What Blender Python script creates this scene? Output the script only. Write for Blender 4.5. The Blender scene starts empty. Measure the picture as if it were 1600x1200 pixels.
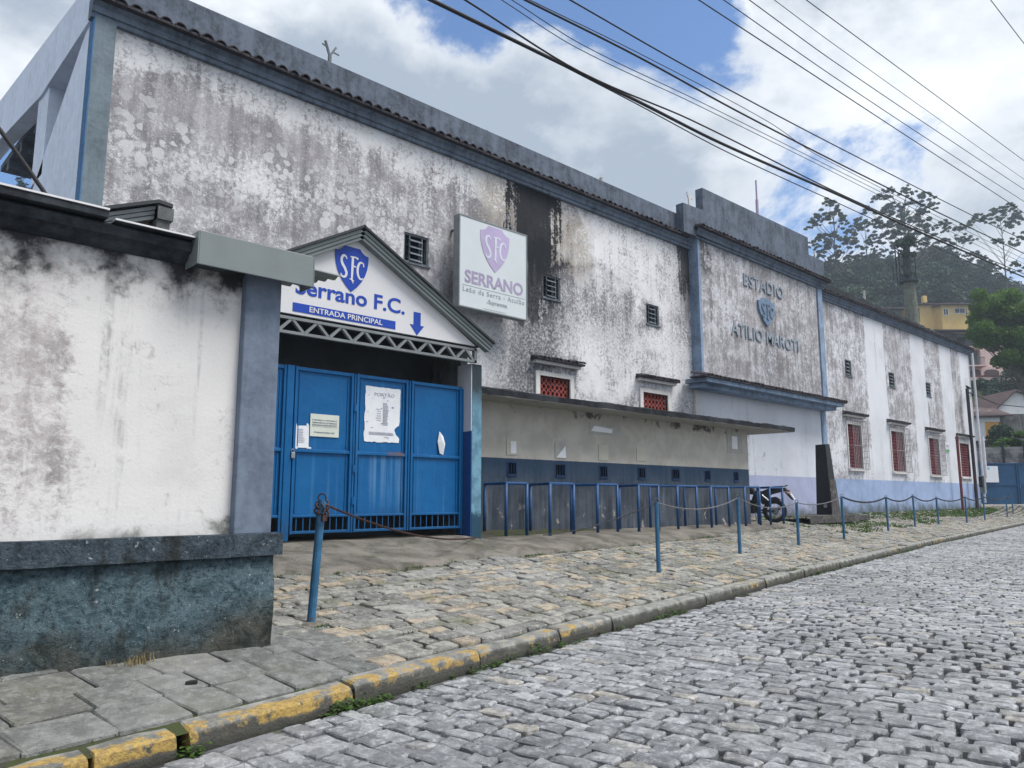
import bpy, math, random
import numpy as np
from mathutils import Vector, Matrix, noise as mnoise
R = math.radians
random.seed(7)
sc = bpy.context.scene
C = sc.collection
# ------------------------------------------------------------------ camera
EYE = 1.3
PITCH = math.atan(176 / 1200.0)
AZ = R(46.3)
cam_d = bpy.data.cameras.new("Camera")
cam = bpy.data.objects.new("Camera", cam_d)
C.objects.link(cam)
sc.camera = cam
cam_d.sensor_width = 36
cam_d.lens = 27.0
cam_d.clip_start = 0.05
cam_d.clip_end = 3000
cam.location = (0, 0, EYE)
cam.rotation_euler = (R(90) + PITCH, 0, AZ - R(90))
# ------------------------------------------------------------------ sky + sun
SUN_EL, SUN_AZ = R(60), R(-62)        # azimuth measured from +X towards +Y
world = bpy.data.worlds.new("World")
sc.world = world
world.use_nodes = True
wt = world.node_tree
wt.nodes.clear()
def wn(t, **k):
    n = wt.nodes.new(t)
    for a, b in k.items(): setattr(n, a, b)
    return n
def wl(a, b): wt.links.new(a, b)
def wmath(op, a, b=None, c=None):
    n = wn('ShaderNodeMath', operation=op)
    for i, v in enumerate((a, b, c)):
        if v is None: continue
        if isinstance(v, (int, float)): n.inputs[i].default_value = v
        else: wl(v, n.inputs[i])
    return n.outputs[0]
def wstep(x, lo, hi, a=0.0, b=1.0):
    n = wn('ShaderNodeMapRange', interpolation_type='SMOOTHSTEP')
    wl(x, n.inputs[0])
    for i, v in zip((1, 2, 3, 4), (lo, hi, a, b)): n.inputs[i].default_value = v
    return n.outputs[0]
w_out = wn('ShaderNodeOutputWorld')
w_bg = wn('ShaderNodeBackground')
w_bg.inputs[1].default_value = 0.108
wl(w_bg.outputs[0], w_out.inputs[0])
w_sky = wn('ShaderNodeTexSky', sky_type='NISHITA')
w_sky.sun_disc = False
w_sky.sun_elevation = SUN_EL
w_sky.sun_rotation = R(90) - SUN_AZ
w_sky.dust_density = 1.0
w_sky.ozone_density = 2.0
w_tc = wn('ShaderNodeTexCoord')
w_map = wn('ShaderNodeMapping')
w_map.inputs['Location'].default_value = (3.1, 1.7, 0.4)
w_map.inputs['Scale'].default_value = (1, 1, 1.7)
wl(w_tc.outputs['Generated'], w_map.inputs[0])
w_n1 = wn('ShaderNodeTexNoise'); w_n1.inputs['Scale'].default_value = 2.6; w_n1.inputs['Detail'].default_value = 9
w_n1.inputs['Roughness'].default_value = 0.62; w_n1.inputs['Distortion'].default_value = 0.25
wl(w_map.outputs[0], w_n1.inputs['Vector'])
w_n2 = wn('ShaderNodeTexNoise'); w_n2.inputs['Scale'].default_value = 3.4; w_n2.inputs['Detail'].default_value = 6
w_n2.inputs['Roughness'].default_value = 0.5
w_map2 = wn('ShaderNodeMapping'); w_map2.inputs['Location'].default_value = (7.2, 3.1, 5.4)
wl(w_map.outputs[0], w_map2.inputs[0]); wl(w_map2.outputs[0], w_n2.inputs['Vector'])
def ray(px, py):
    a = (px - 800) / 1200.; b = (600 - py) / 1200.
    cp, sp = math.cos(PITCH), math.sin(PITCH)
    h = cp - b * sp; z = sp + b * cp
    return Vector((math.cos(AZ) * h + math.sin(AZ) * a, math.sin(AZ) * h - math.cos(AZ) * a, z))
def blob(px, py, rad):
    """soft patch of sky round a compass direction"""
    n = wn('ShaderNodeVectorMath', operation='DISTANCE')
    d = ray(px, py).normalized()
    wl(w_tc.outputs['Generated'], n.inputs[0]); n.inputs[1].default_value = d
    return wstep(n.outputs['Value'], 0.0, rad, 1.0, 0.0)
dens = wmath('MULTIPLY_ADD', w_n1.outputs[0], 1.7, -.195)
for px, py, rad, amt in ((1010, 15, .17, -.27), (735, -10, .18, -.34), (1110, 90, .17, -.22), (1200, 300, .13, -.20), (1290, 380, .10, -.14), (-10, 270, .13, -.5), (870, 60, .09, .12), (1080, 230, .16, .10), (1400, 60, .3, .05),
                         (560, 120, .3, .1), (250, 0, .4, .2), (960, 130, .1, .1), (1500, 150, .35, .14), (800, 260, .3, .12)):
    dens = wmath('MULTIPLY_ADD', blob(px, py, rad), amt, dens)
cov = wstep(dens, 0.44, 0.60)
thick = wstep(dens, 0.50, 0.92)
w_n3 = wn('ShaderNodeTexNoise'); w_n3.inputs['Scale'].default_value = 9.0; w_n3.inputs['Detail'].default_value = 8; w_n3.inputs['Roughness'].default_value = .62
wl(w_map2.outputs[0], w_n3.inputs['Vector'])
shade = wmath('MULTIPLY', wstep(wmath('ADD', wmath('MULTIPLY', w_n2.outputs[0], .72), wmath('MULTIPLY', w_n3.outputs[0], .28)), 0.40, 0.60), wmath('ADD', wmath('MULTIPLY', thick, .7), .3))
shade = wmath('ADD', shade, wmath('MULTIPLY', blob(820, 260, .42), .30))
shade = wmath('MINIMUM', shade, 1.0)
w_cl = wn('ShaderNodeMix', data_type='RGBA')
wl(shade, w_cl.inputs[0])
w_cl.inputs[6].default_value = (6.3, 6.5, 6.7, 1)
w_cl.inputs[7].default_value = (2.5, 2.95, 3.55, 1)
w_mx = wn('ShaderNodeMix', data_type='RGBA')
w_skm = wn('ShaderNodeMix', data_type='RGBA', blend_type='MULTIPLY')
w_skm.inputs[0].default_value = 1.0
wl(w_sky.outputs[0], w_skm.inputs[6]); w_skm.inputs[7].default_value = (.62, .82, 1.02, 1)
wl(cov, w_mx.inputs[0]); wl(w_skm.outputs[2], w_mx.inputs[6]); wl(w_cl.outputs[2], w_mx.inputs[7])
wl(w_mx.outputs[2], w_bg.inputs[0])
sun_d = bpy.data.lights.new("Sun", 'SUN')
sun_d.energy = 2.9
sun_d.angle = R(26)
sun_d.color = (1, .96, .9)
sun = bpy.data.objects.new("Sun", sun_d)
C.objects.link(sun)
sdir = Vector((math.cos(SUN_EL) * math.cos(SUN_AZ), math.cos(SUN_EL) * math.sin(SUN_AZ), math.sin(SUN_EL)))
sun.rotation_euler = sdir.to_track_quat('Z', 'Y').to_euler()
sun.location = (0, 0, 40)
vs = sc.view_settings
vs.view_transform = 'Standard'; vs.look = 'None'; vs.exposure = 0.70; vs.gamma = 1; vs.use_curve_mapping = False
# ------------------------------------------------------------------ survey helpers: a photo ray met with a real plane
def PY(px, py, y):
    d = ray(px, py); t = y / d.y
    return d.x * t, d.z * t + EYE
def PD(px, py, dist):
    d = ray(px, py); t = dist / (d.x * math.cos(AZ) + d.y * math.sin(AZ))
    return Vector((d.x * t, d.y * t, d.z * t + EYE))
def PX(px, py, x):
    d = ray(px, py); t = x / d.x
    return d.y * t, d.z * t + EYE
# ------------------------------------------------------------------ mesh builder
ORG = {}
class MB:
    def __init__(s, T=None): s.v = []; s.f = []; s.T = T
    def add(s, v, f):
        n = len(s.v)
        if s.T: v = [s.T(*p) for p in v]
        s.v += [tuple(p) for p in v]; s.f += [tuple(i + n for i in q) for q in f]
        return s
    def box(s, x0, x1, y0, y1, z0, z1):
        return s.add([(x0, y0, z0), (x1, y0, z0), (x1, y1, z0), (x0, y1, z0), (x0, y0, z1), (x1, y0, z1), (x1, y1, z1), (x0, y1, z1)],
                     [(0, 3, 2, 1), (4, 5, 6, 7), (0, 1, 5, 4), (1, 2, 6, 5), (2, 3, 7, 6), (3, 0, 4, 7)])
    def prism(s, poly, a, b, axis='y'):
        n = len(poly)
        def m(p, t):
            if axis == 'y': return (p[0], t, p[1])
            if axis == 'x': return (t, p[0], p[1])
            return (p[0], p[1], t)
        v = [m(p, a) for p in poly] + [m(p, b) for p in poly]
        f = [tuple(range(n))[::-1], tuple(range(n, 2 * n))] + [(i, (i + 1) % n, n + (i + 1) % n, n + i) for i in range(n)]
        return s.add(v, f)
    def tube(s, pts, r, n=8, cap=True):
        pts = [Vector(p) for p in pts]
        rr = r if isinstance(r, (list, tuple)) else [r] * len(pts)
        v = []; f = []
        for i, p in enumerate(pts):
            d = (pts[min(i + 1, len(pts) - 1)] - pts[max(i - 1, 0)])
            d = d.normalized() if d.length > 1e-9 else Vector((0, 0, 1))
            up = Vector((0, 0, 1)) if abs(d.z) < .9 else Vector((1, 0, 0))
            a = d.cross(up).normalized(); b = d.cross(a)
            for k in range(n):
                t = 2 * math.pi * k / n
                v.append(p + (a * math.cos(t) + b * math.sin(t)) * rr[i])
        for i in range(len(pts) - 1):
            for k in range(n):
                f.append((i * n + k, i * n + (k + 1) % n, (i + 1) * n + (k + 1) % n, (i + 1) * n + k))
        if cap:
            f.append(tuple(range(n))[::-1]); f.append(tuple(range((len(pts) - 1) * n, len(pts) * n)))
        return s.add(v, f)
    def bar(s, a, b, w, d=None):
        """square bar"""
        d = d or w
        a = Vector(a); b = Vector(b); t = (b - a).normalized()
        up = Vector((0, 1, 0)) if abs(t.y) < .9 else Vector((1, 0, 0))
        p = t.cross(up).normalized() * w / 2; q = t.cross(p).normalized() * d / 2
        v = [c + e for c in (a, b) for e in (p + q, p - q, -p - q, -p + q)]
        return s.add(v, [(3, 2, 1, 0), (4, 5, 6, 7)] + [(i, (i + 1) % 4, 4 + (i + 1) % 4, 4 + i) for i in range(4)])
    def disc(s, c, r, axis, t, n=24):
        c = Vector(c); axis = Vector(axis).normalized()
        return s.tube([c - axis * t / 2, c + axis * t / 2], r, n)
    def torus(s, c, axis, R_, r, n=28, m=8):
        c = Vector(c); axis = Vector(axis).normalized()
        up = Vector((0, 0, 1)) if abs(axis.z) < .9 else Vector((1, 0, 0))
        a = axis.cross(up).normalized(); b = axis.cross(a)
        v = []; f = []
        for i in range(n):
            t = 2 * math.pi * i / n; e = a * math.cos(t) + b * math.sin(t)
            for k in range(m):
                u = 2 * math.pi * k / m
                v.append(c + e * (R_ + r * math.cos(u)) + axis * r * math.sin(u))
        for i in range(n):
            for k in range(m):
                f.append((i * m + k, ((i + 1) % n) * m + k, ((i + 1) % n) * m + (k + 1) % m, i * m + (k + 1) % m))
        return s.add(v, f)
    def build(s, name, mat, parent=None, smooth=False, bevel=0, org=None):
        v = np.array(s.v, dtype=float)
        if parent is not None: o3 = ORG[parent.name]
        elif org is not None: o3 = Vector(org)
        else:
            lo = v.min(0); hi = v.max(0); o3 = Vector(((lo[0] + hi[0]) / 2, (lo[1] + hi[1]) / 2, lo[2]))
        v = v - np.array(o3)
        me = bpy.data.meshes.new(name)
        me.from_pydata(v.tolist(), [], s.f); me.update()
        import bmesh as bm_
        b = bm_.new(); b.from_mesh(me); bm_.ops.recalc_face_normals(b, faces=b.faces); b.to_mesh(me); b.free()
        if mat: me.materials.append(mat)
        if smooth: me.polygons.foreach_set('use_smooth', [True] * len(me.polygons))
        o = bpy.data.objects.new(name, me); C.objects.link(o)
        if parent is not None: o.parent = parent
        else: o.location = o3
        ORG[o.name] = o3
        if bevel:
            m = o.modifiers.new('bevel', 'BEVEL'); m.width = bevel; m.segments = 2; m.limit_method = 'ANGLE'
        return o
def thing(name, label, cat, loc=(0, 0, 0), group=None):
    o = bpy.data.objects.new(name, None); C.objects.link(o)
    o.location = loc; o.empty_display_size = .2
    ORG[o.name] = Vector(loc)
    return tag(o, label, cat, group)
def tag(o, label, cat, group=None):
    o['label'] = label; o['category'] = cat
    if group: o['group'] = group
    return o
def struct(o): o['kind'] = 'structure'; return o
def dup(root, loc, label, rotz=None, scale=None, group=None):
    r = root.copy(); C.objects.link(r); r.location = loc; r['label'] = label
    if rotz is not None: r.rotation_euler = (0, 0, rotz)
    if scale is not None: r.scale = scale
    if group: r['group'] = group
    for ch in list(root.children):
        c = ch.copy(); C.objects.link(c); c.parent = r
        for g in list(ch.children):
            d = g.copy(); C.objects.link(d); d.parent = c
    return r
# ------------------------------------------------------------------ material helper
class G:
    def __init__(s, name, rough=.8, spec=.3):
        s.m = bpy.data.materials.new(name); s.m.use_nodes = True
        s.t = s.m.node_tree; s.b = s.t.nodes['Principled BSDF']
        s.b.inputs['Roughness'].default_value = rough
        s.b.inputs['Specular IOR Level'].default_value = spec
        s.g = s.t.nodes.new('ShaderNodeNewGeometry')
        s.P = s.g.outputs['Position']
        sep = s.t.nodes.new('ShaderNodeSeparateXYZ'); s.t.links.new(s.P, sep.inputs[0])
        s.X, s.Y, s.Z = sep.outputs
    def put(s, v, sock):
        if isinstance(v, (int, float)): sock.default_value = v
        elif isinstance(v, (tuple, list)): sock.default_value = tuple(v) + ((1,) if len(v) == 3 and len(sock.default_value) == 4 else ())
        else: s.t.links.new(v, sock)
    def math(s, op, a, b=None, c=None):
        n = s.t.nodes.new('ShaderNodeMath'); n.operation = op
        for i, v in enumerate((a, b, c)):
            if v is not None: s.put(v, n.inputs[i])
        return n.outputs[0]
    def scale(s, v, sx, sy, sz, loc=(0, 0, 0)):
        n = s.t.nodes.new('ShaderNodeMapping'); n.inputs['Scale'].default_value = (sx, sy, sz); n.inputs['Location'].default_value = loc
        s.put(v, n.inputs[0]); return n.outputs[0]
    def noise(s, sc_, det=6, rough=.55, vec=None, dist=0, loc=None):
        n = s.t.nodes.new('ShaderNodeTexNoise'); n.inputs['Scale'].default_value = sc_; n.inputs['Detail'].default_value = det
        n.inputs['Roughness'].default_value = rough; n.inputs['Distortion'].default_value = dist
        vec = vec or s.P
        if loc: vec = s.scale(vec, 1, 1, 1, loc)
        s.put(vec, n.inputs['Vector']); return n.outputs[0]
    def voro(s, sc_, vec=None, feat='F1', out=0):
        n = s.t.nodes.new('ShaderNodeTexVoronoi'); n.feature = feat; n.inputs['Scale'].default_value = sc_
        s.put(vec or s.P, n.inputs['Vector']); return n.outputs[out]
    def step(s, x, lo, hi, a=0., b=1.):
        n = s.t.nodes.new('ShaderNodeMapRange'); n.interpolation_type = 'SMOOTHSTEP'
        s.put(x, n.inputs[0])
        for i, v in zip((1, 2, 3, 4), (lo, hi, a, b)): n.inputs[i].default_value = v
        return n.outputs[0]
    def mix(s, f, a, b, mode='MIX'):
        n = s.t.nodes.new('ShaderNodeMix'); n.data_type = 'RGBA'; n.blend_type = mode
        s.put(f, n.inputs[0]); s.put(a, n.inputs[6]); s.put(b, n.inputs[7]); return n.outputs[2]
    def attr(s, name, out='Color'):
        n = s.t.nodes.new('ShaderNodeAttribute'); n.attribute_name = name; return n.outputs[out]
    def rnd(s):
        return s.t.nodes.new('ShaderNodeObjectInfo').outputs['Random']
    def col(s, c): s.put(c, s.b.inputs['Base Color']); return s
    def rough(s, r): s.put(r, s.b.inputs['Roughness']); return s
    def bump(s, h, dist=.01, strength=1.):
        n = s.t.nodes.new('ShaderNodeBump'); n.inputs['Distance'].default_value = dist; n.inputs['Strength'].default_value = strength
        s.put(h, n.inputs['Height']); s.t.links.new(n.outputs[0], s.b.inputs['Normal']); return s
def simple(name, c, rough=.7, var=.25, sc_=6, spec=.3, metal=0, bump=.0):
    g = G(name, rough, spec)
    n = g.noise(sc_, 6, .6)
    n2 = g.noise(sc_ * .2, 4, .6)
    a = tuple(x * (1 - var) for x in c); b = tuple(min(1, x * (1 + var)) for x in c)
    g.col(g.mix(g.step(g.math('ADD', g.math('MULTIPLY', n, .5), g.math('MULTIPLY', n2, .5)), .35, .65), a, b))
    g.b.inputs['Metallic'].default_value = metal
    if bump: g.bump(n, bump)
    return g.m
def boxmask(g, x0, x1, z0, z1, soft=.25, wob=.4, nz=None):
    """wobbly edged patch on a wall"""
    nz = nz or g.noise(2.2, 7, .65)
    w = g.math('MULTIPLY', g.math('SUBTRACT', nz, .5), wob * 2)
    x = g.math('ADD', g.X, w)
    z = g.math('ADD', g.Z, w)
    m = g.math('MULTIPLY', g.step(x, x0 - soft, x0 + soft), g.step(x, x1 - soft, x1 + soft, 1., 0.))
    m = g.math('MULTIPLY', m, g.math('MULTIPLY', g.step(z, z0 - soft, z0 + soft), g.step(z, z1 - soft, z1 + soft, 1., 0.)))
    return m
WHITE = (.68, .685, .71); MOULD = (.27, .262, .282); GRIME = (.016, .018, .023)
def plaster(name, white=WHITE, mould=MOULD, lo=.44, hi=.56, stains=(), clean=(), beige=(), seed=0, bands=(), stripes=(), grimetop=None, grimebot=None, fine=11, heavy=(), rounds=()):
    g = G(name, .9, .15)
    fineN = g.noise(fine, 10, .68, dist=.6, loc=(seed, 0, 0))
    fine2 = g.noise(fine * 3.3, 6, .7, loc=(seed + 9, 0, 0))
    mid = g.noise(2.3, 7, .6, dist=.4, loc=(seed + 3, 0, 0))
    big = g.noise(.55, 4, .6, loc=(seed + 5, 0, 0))
    strk = g.noise(1, 6, .6, vec=g.scale(g.P, 7, 7, .5, (seed, 0, 0)))
    m = g.math('ADD', g.math('MULTIPLY', fineN, .38), g.math('MULTIPLY', mid, .22))
    m = g.math('ADD', m, g.math('MULTIPLY', big, .14))
    m = g.math('ADD', m, g.math('MULTIPLY', strk, .12))
    m = g.math('ADD', m, g.math('MULTIPLY', fine2, .14))
    for (x0, x1, z0, z1, a) in clean:
        m = g.math('MULTIPLY_ADD', boxmask(g, x0, x1, z0, z1, .25, .3, mid), a, m)
    for (x0, x1, amt) in stripes:
        w = g.math('MULTIPLY', g.math('SUBTRACT', fineN, .5), .35)
        x = g.math('ADD', g.X, w)
        sm = g.math('MULTIPLY', g.step(x, x0 - .1, x0 + .1), g.step(x, x1 - .1, x1 + .1, 1., 0.))
        m = g.math('MULTIPLY_ADD', sm, amt, m)
    k = g.step(m, lo, hi)                # 1 = white paint
    if rounds:
        wv = g.t.nodes.new('ShaderNodeMix'); wv.data_type = 'RGBA'; wv.blend_type = 'ADD'; wv.inputs[0].default_value = .10
        nn = g.t.nodes.new('ShaderNodeTexNoise'); nn.inputs['Scale'].default_value = 5; g.put(g.P, nn.inputs['Vector'])
        g.put(g.P, wv.inputs[6]); g.put(nn.outputs['Color'], wv.inputs[7])
        for sc_, thr in ((3.6, .40), (6.5, .42)):
            vd = g.voro(sc_, wv.outputs[2]); vc = g.voro(sc_, wv.outputs[2], out=1)
            sepc = g.t.nodes.new('ShaderNodeSeparateColor'); g.put(vc, sepc.inputs[0])
            on = g.math('MULTIPLY', g.step(vd, thr, thr - .05), g.step(sepc.outputs[0], .45, .5))
            for (x0, x1, z0, z1) in rounds:
                k = g.math('MAXIMUM', k, g.math('MULTIPLY', g.math('MULTIPLY', on, boxmask(g, x0, x1, z0, z1, .5, .8, mid)), .72))
    tone = g.step(g.math('ADD', g.math('MULTIPLY', strk, .5), g.math('MULTIPLY', mid, .5)), .35, .65)
    mo = g.mix(tone, tuple(c * .72 for c in mould), tuple(c * 1.45 for c in mould))
    sp = g.noise(fine * 2.1, 8, .75, loc=(seed + 31, 0, 0))
    mo = g.mix(g.step(sp, .55, .65, 0, .5), mo, tuple(c * .30 for c in mould))
    mo = g.mix(g.step(sp, .44, .38, 0, .6), mo, tuple(c * .9 for c in white))
    wh = g.mix(g.step(big, .3, .7), tuple(c * .86 for c in white), white)
    c = g.mix(k, mo, wh)
    c = g.mix(g.step(g.noise(1.1, 5, .6, loc=(seed + 20, 0, 0)), .52, .66, 0, .14), c, (.30, .26, .26))
    run = g.noise(1, 7, .65, vec=g.scale(g.P, 3.2, 3.2, .22, (seed + 2, 0, 0)))
    c = g.mix(g.math('MULTIPLY', g.step(run, .57, .70, 0, .55), g.step(fineN, .62, .42)), c, (.10, .10, .11))
    for (x0, x1, z0, z1, a) in beige:
        bm = g.math('MULTIPLY', boxmask(g, x0, x1, z0, z1, .3, .5, mid), g.step(fineN, .45, .52))
        c = g.mix(g.math('MULTIPLY', bm, a), c, (.33, .29, .235))
    for (x0, x1, z0, z1, a) in heavy:
        hm = g.math('MULTIPLY', boxmask(g, x0, x1, z0, z1, .5, 1.0, mid), g.step(fineN, .38, .62, 1., .4))
        c = g.mix(g.math('MULTIPLY', hm, a), c, (.075, .078, .09))
    for (x0, x1, z0, z1, a) in stains:
        nz = g.math('ADD', g.math('MULTIPLY', mid, .55), g.math('MULTIPLY', fineN, .45))
        nz = g.math('ADD', g.math('MULTIPLY', nz, .6), g.math('MULTIPLY', strk, .4))
        c = g.mix(g.math('MULTIPLY', boxmask(g, x0, x1, z0, z1, .13, 2.1, nz), a), c, GRIME)
    for (zt, col_, a) in bands:            # painted dado below height zt
        zz = g.math('ADD', g.Z, g.math('MULTIPLY', g.math('SUBTRACT', fine2, .5), .03))
        bm = g.math('MULTIPLY', g.step(zz, zt - .01, zt + .01, 1., 0.), a)
        c = g.mix(bm, c, g.mix(g.step(mid, .3, .7), tuple(x * .85 for x in col_), col_))
    if grimebot:
        z0, z1 = grimebot
        w = g.math('ADD', g.Z, g.math('MULTIPLY', g.math('SUBTRACT', mid, .5), .9))
        c = g.mix(g.math('MULTIPLY', g.step(w, z0, z1, 1., 0.), .85), c, (.055, .065, .05))
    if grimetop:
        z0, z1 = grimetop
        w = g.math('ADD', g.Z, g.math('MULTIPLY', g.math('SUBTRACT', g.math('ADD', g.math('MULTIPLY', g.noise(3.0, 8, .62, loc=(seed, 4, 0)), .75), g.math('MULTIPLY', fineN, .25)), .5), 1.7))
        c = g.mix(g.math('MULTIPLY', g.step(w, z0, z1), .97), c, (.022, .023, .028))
    g.col(c)
    g.bump(g.math('ADD', g.math('MULTIPLY', k, .5), fine2), .006 if fine != 13 else .0028, .8)
    return g.m
def weathered(name, base, dark, lo=.4, hi=.62, sc_=3, bump=.006, streak=True, rough=.85):
    g = G(name, rough, .2)
    a = g.noise(sc_, 9, .65, dist=.5)
    b = g.noise(1, 6, .6, vec=g.scale(g.P, 6, 6, .6))
    f = g.noise(sc_ * 6, 6, .7)
    m = g.math('ADD', g.math('MULTIPLY', a, .5), g.math('MULTIPLY', b if streak else f, .35))
    m = g.math('ADD', m, g.math('MULTIPLY', f, .15))
    c = g.mix(g.step(m, lo, hi), dark, base)
    c = g.mix(g.step(f, .3, .7, 0, .3), c, tuple(x * 1.25 for x in base))
    g.col(c); g.bump(g.math('ADD', f, a), bump)
    return g.m
M = {}
M['parapet'] = weathered('parapet_render', (.115, .14, .185), (.04, .048, .064), .38, .62, 2.2)
M['cornice'] = weathered('cornice_paint', (.145, .185, .245), (.055, .068, .09), .36, .6, 1.6)
M['tiledark'] = weathered('old_roof_tile', (.055, .05, .058), (.018, .018, .023), .4, .6, 5)
M['bluegrey'] = weathered('blue_grey_paint', (.22, .30, .42), (.10, .13, .18), .36, .6, 2.5)
M['teal'] = weathered('pale_teal_paint', (.16, .205, .24), (.085, .11, .13), .36, .6, 2)
M['stripblue'] = weathered('edge_blue_paint', (.07, .17, .33), (.04, .1, .20), .36, .6, 3)
M['concretewhite'] = weathered('white_painted_concrete', (.64, .71, .84), (.50, .56, .66), .3, .6, 1.2)
M['soffit'] = weathered('grandstand_soffit', (.14, .16, .19), (.08, .09, .11), .4, .6, 2)
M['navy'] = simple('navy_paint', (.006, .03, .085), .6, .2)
M['glass'] = simple('dark_glass', (.015, .022, .03), .15, .3, 4, .5)
M['frame'] = simple('louvre_frame', (.10, .12, .14), .6, .35, 12)
M['slat'] = simple('louvre_slat', (.16, .19, .22), .4, .35, 12, .5)
M['brick'] = simple('terracotta_block', (.27, .06, .05), .8, .3, 9)
M['brick2'] = simple('dark_red_block', (.15, .035, .045), .8, .3, 9)
M['darkhole'] = simple('dark_interior', (.012, .012, .015), .9, .2)
M['lightwhite'] = simple('window_surround_paint', (.55, .54, .53), .8, .12, 4)
M['iron'] = simple('pale_iron', (.30, .28, .29), .6, .2, 12)
M['metalgrey'] = simple('galvanised_sheet', (.155, .18, .185), .5, .12, 3, .4)
M['metalgrey2'] = simple('grey_painted_steel', (.18, .20, .21), .5, .15, 6, .4)
M['gutterdark'] = weathered('mouldy_gutter', (.05, .06, .07), (.012, .014, .018), .42, .66, 3)
M['roofdark'] = simple('dark_roof_sheet', (.03, .035, .04), .6, .3, 4)
M['signwhite'] = simple('sign_white', (.62, .62, .64), .45, .03, 2)
M['signblue'] = simple('sign_blue', (.012, .055, .36), .4, .06, 4)
M['boxface'] = simple('faded_sign_face', (.54, .585, .61), .35, .04, 1.2, .5)
M['lilac'] = simple('faded_lilac_print', (.40, .34, .52), .4, .08, 4)
M['lilac2'] = simple('faded_mauve_lettering', (.33, .28, .42), .4, .1, 4)
M['faintgrey'] = simple('faded_grey_lettering', (.27, .29, .34), .4, .1, 4)
M['palestroke'] = simple('pale_emblem_stroke', (.55, .58, .66), .4, .05, 4)
M['paper'] = simple('paper', (.68, .70, .74), .8, .05, 12)
M['paperink'] = simple('faded_ink', (.36, .38, .44), .8, .15, 12)
M['plaque'] = simple('cream_plaque', (.56, .60, .54), .5, .04, 8)
M['ink'] = simple('plaque_ink', (.10, .12, .18), .7, .1, 8)
M['lettergrey'] = weathered('raised_letter_paint', (.25, .29, .34), (.15, .18, .215), .35, .6, 4)
M['shieldgrey'] = weathered('relief_shield_paint', (.15, .23, .34), (.10, .14, .20), .35, .6, 4)
M['granite'] = weathered('black_granite', (.02, .021, .024), (.013, .014, .016), .4, .6, 2, .001, False, .35)
M['granitebroken'] = weathered('broken_granite', (.10, .095, .095), (.03, .03, .032), .42, .58, 5, .01, False, .8)
M['rust'] = simple('rusty_chain', (.055, .032, .028), .8, .45, 40, .3, .2)
M['chaingrey'] = simple('chain_steel', (.14, .14, .15), .6, .3, 40, .4, .4)
M['rubber'] = simple('tyre_rubber', (.018, .018, .02), .7, .2, 20)
M['blackplastic'] = simple('black_plastic', (.02, .022, .026), .4, .2, 8, .5)
M['chrome'] = simple('dull_metal', (.32, .33, .35), .35, .15, 10, .5, .8)
M['plate'] = simple('number_plate_white', (.62, .63, .65), .4, .04, 8)
M['wire'] = simple('cable_sheath', (.018, .018, .022), .7, .2, 8)
M['bark'] = weathered('tree_bark', (.13, .12, .10), (.05, .045, .04), .4, .6, 4)
M['barkpale'] = weathered('pale_bark', (.15, .16, .125), (.06, .065, .05), .4, .6, 2)
M['yellowwall'] = weathered('yellow_render', (.62, .44, .17), (.46, .33, .14), .3, .55, .6)
M['pinkwall'] = weathered('pink_render', (.60, .46, .44), (.42, .32, .31), .3, .55, .6)
M['orangewall'] = weathered('orange_render', (.62, .33, .10), (.50, .27, .09), .3, .55, .6)
M['whitewall'] = weathered('far_white_render', (.66, .67, .70), (.50, .51, .54), .3, .5, .6)
M['greywall'] = weathered('grey_block', (.16, .165, .17), (.05, .055, .055), .4, .6, 1.5)
M['farroof'] = weathered('far_roof_tile', (.13, .10, .10), (.075, .06, .062), .4, .6, 1.5, .02, False)
M['farroof2'] = weathered('far_brown_roof', (.11, .075, .075), (.06, .045, .045), .4, .6, 1.5, .02, False)
M['redpole'] = simple('red_oxide_pipe', (.13, .035, .035), .6, .3, 10)
M['pvc'] = simple('pale_pvc_pipe', (.55, .56, .60), .5, .1, 5)
# blue gate paint
g = G('blue_gate_paint', .5, .25)
a = g.noise(1.6, 7, .6); s_ = g.noise(1, 6, .6, vec=g.scale(g.P, 14, 14, .35)); f_ = g.noise(30, 5, .7)
c = g.mix(g.step(a, .3, .7), (.002, .085, .25), (.003, .105, .29))
c = g.mix(g.math('MULTIPLY', g.step(s_, .56, .70), .25), c, (.09, .25, .47))
wash = g.math('MULTIPLY', g.math('MULTIPLY', g.step(g.X, 5.55, 5.75), g.step(g.X, 6.2, 6.4, 1., 0.)), g.math('MULTIPLY', g.step(g.Z, 1.86, 1.84), g.step(s_, .42, .62)))
wash = g.math('MULTIPLY', wash, g.step(g.Z, .95, 1.5))
c = g.mix(g.math('MULTIPLY', wash, .3), c, (.20, .33, .50))
c = g.mix(g.math('MULTIPLY', g.step(f_, .68, .73), .6), c, (.06, .08, .10))
c = g.mix(g.math('MULTIPLY', g.step(g.math('ADD', g.Z, g.math('MULTIPLY', g.math('SUBTRACT', a, .5), .8)), 1.25, .85), .5), c, (.015, .06, .14))
c = g.mix(g.step(g.noise(3.5, 8, .75, loc=(5, 5, 5)), .66, .72, 0, .6), c, (.05, .16, .33))
rustm = g.math('MULTIPLY', g.math('MULTIPLY', g.step(g.X, 6.0, 6.1), g.step(g.X, 6.25, 6.35, 1., 0.)), g.math('MULTIPLY', g.step(g.Z, 1.84, 1.87), g.step(g.Z, 1.93, 1.89)))
c = g.mix(g.math('MULTIPLY', rustm, g.step(f_, .4, .55)), c, (.16, .09, .05))
g.col(c); g.rough(g.step(a, .3, .7, .36, .52)); g.bump(g.math('ADD', g.math('ADD', g.noise(2.2, 3, .5), g.math('MULTIPLY', g.noise(7, 4, .5), .3)), g.math('MULTIPLY', f_, .05)), .02)
M['gateblue'] = g.m
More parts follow.
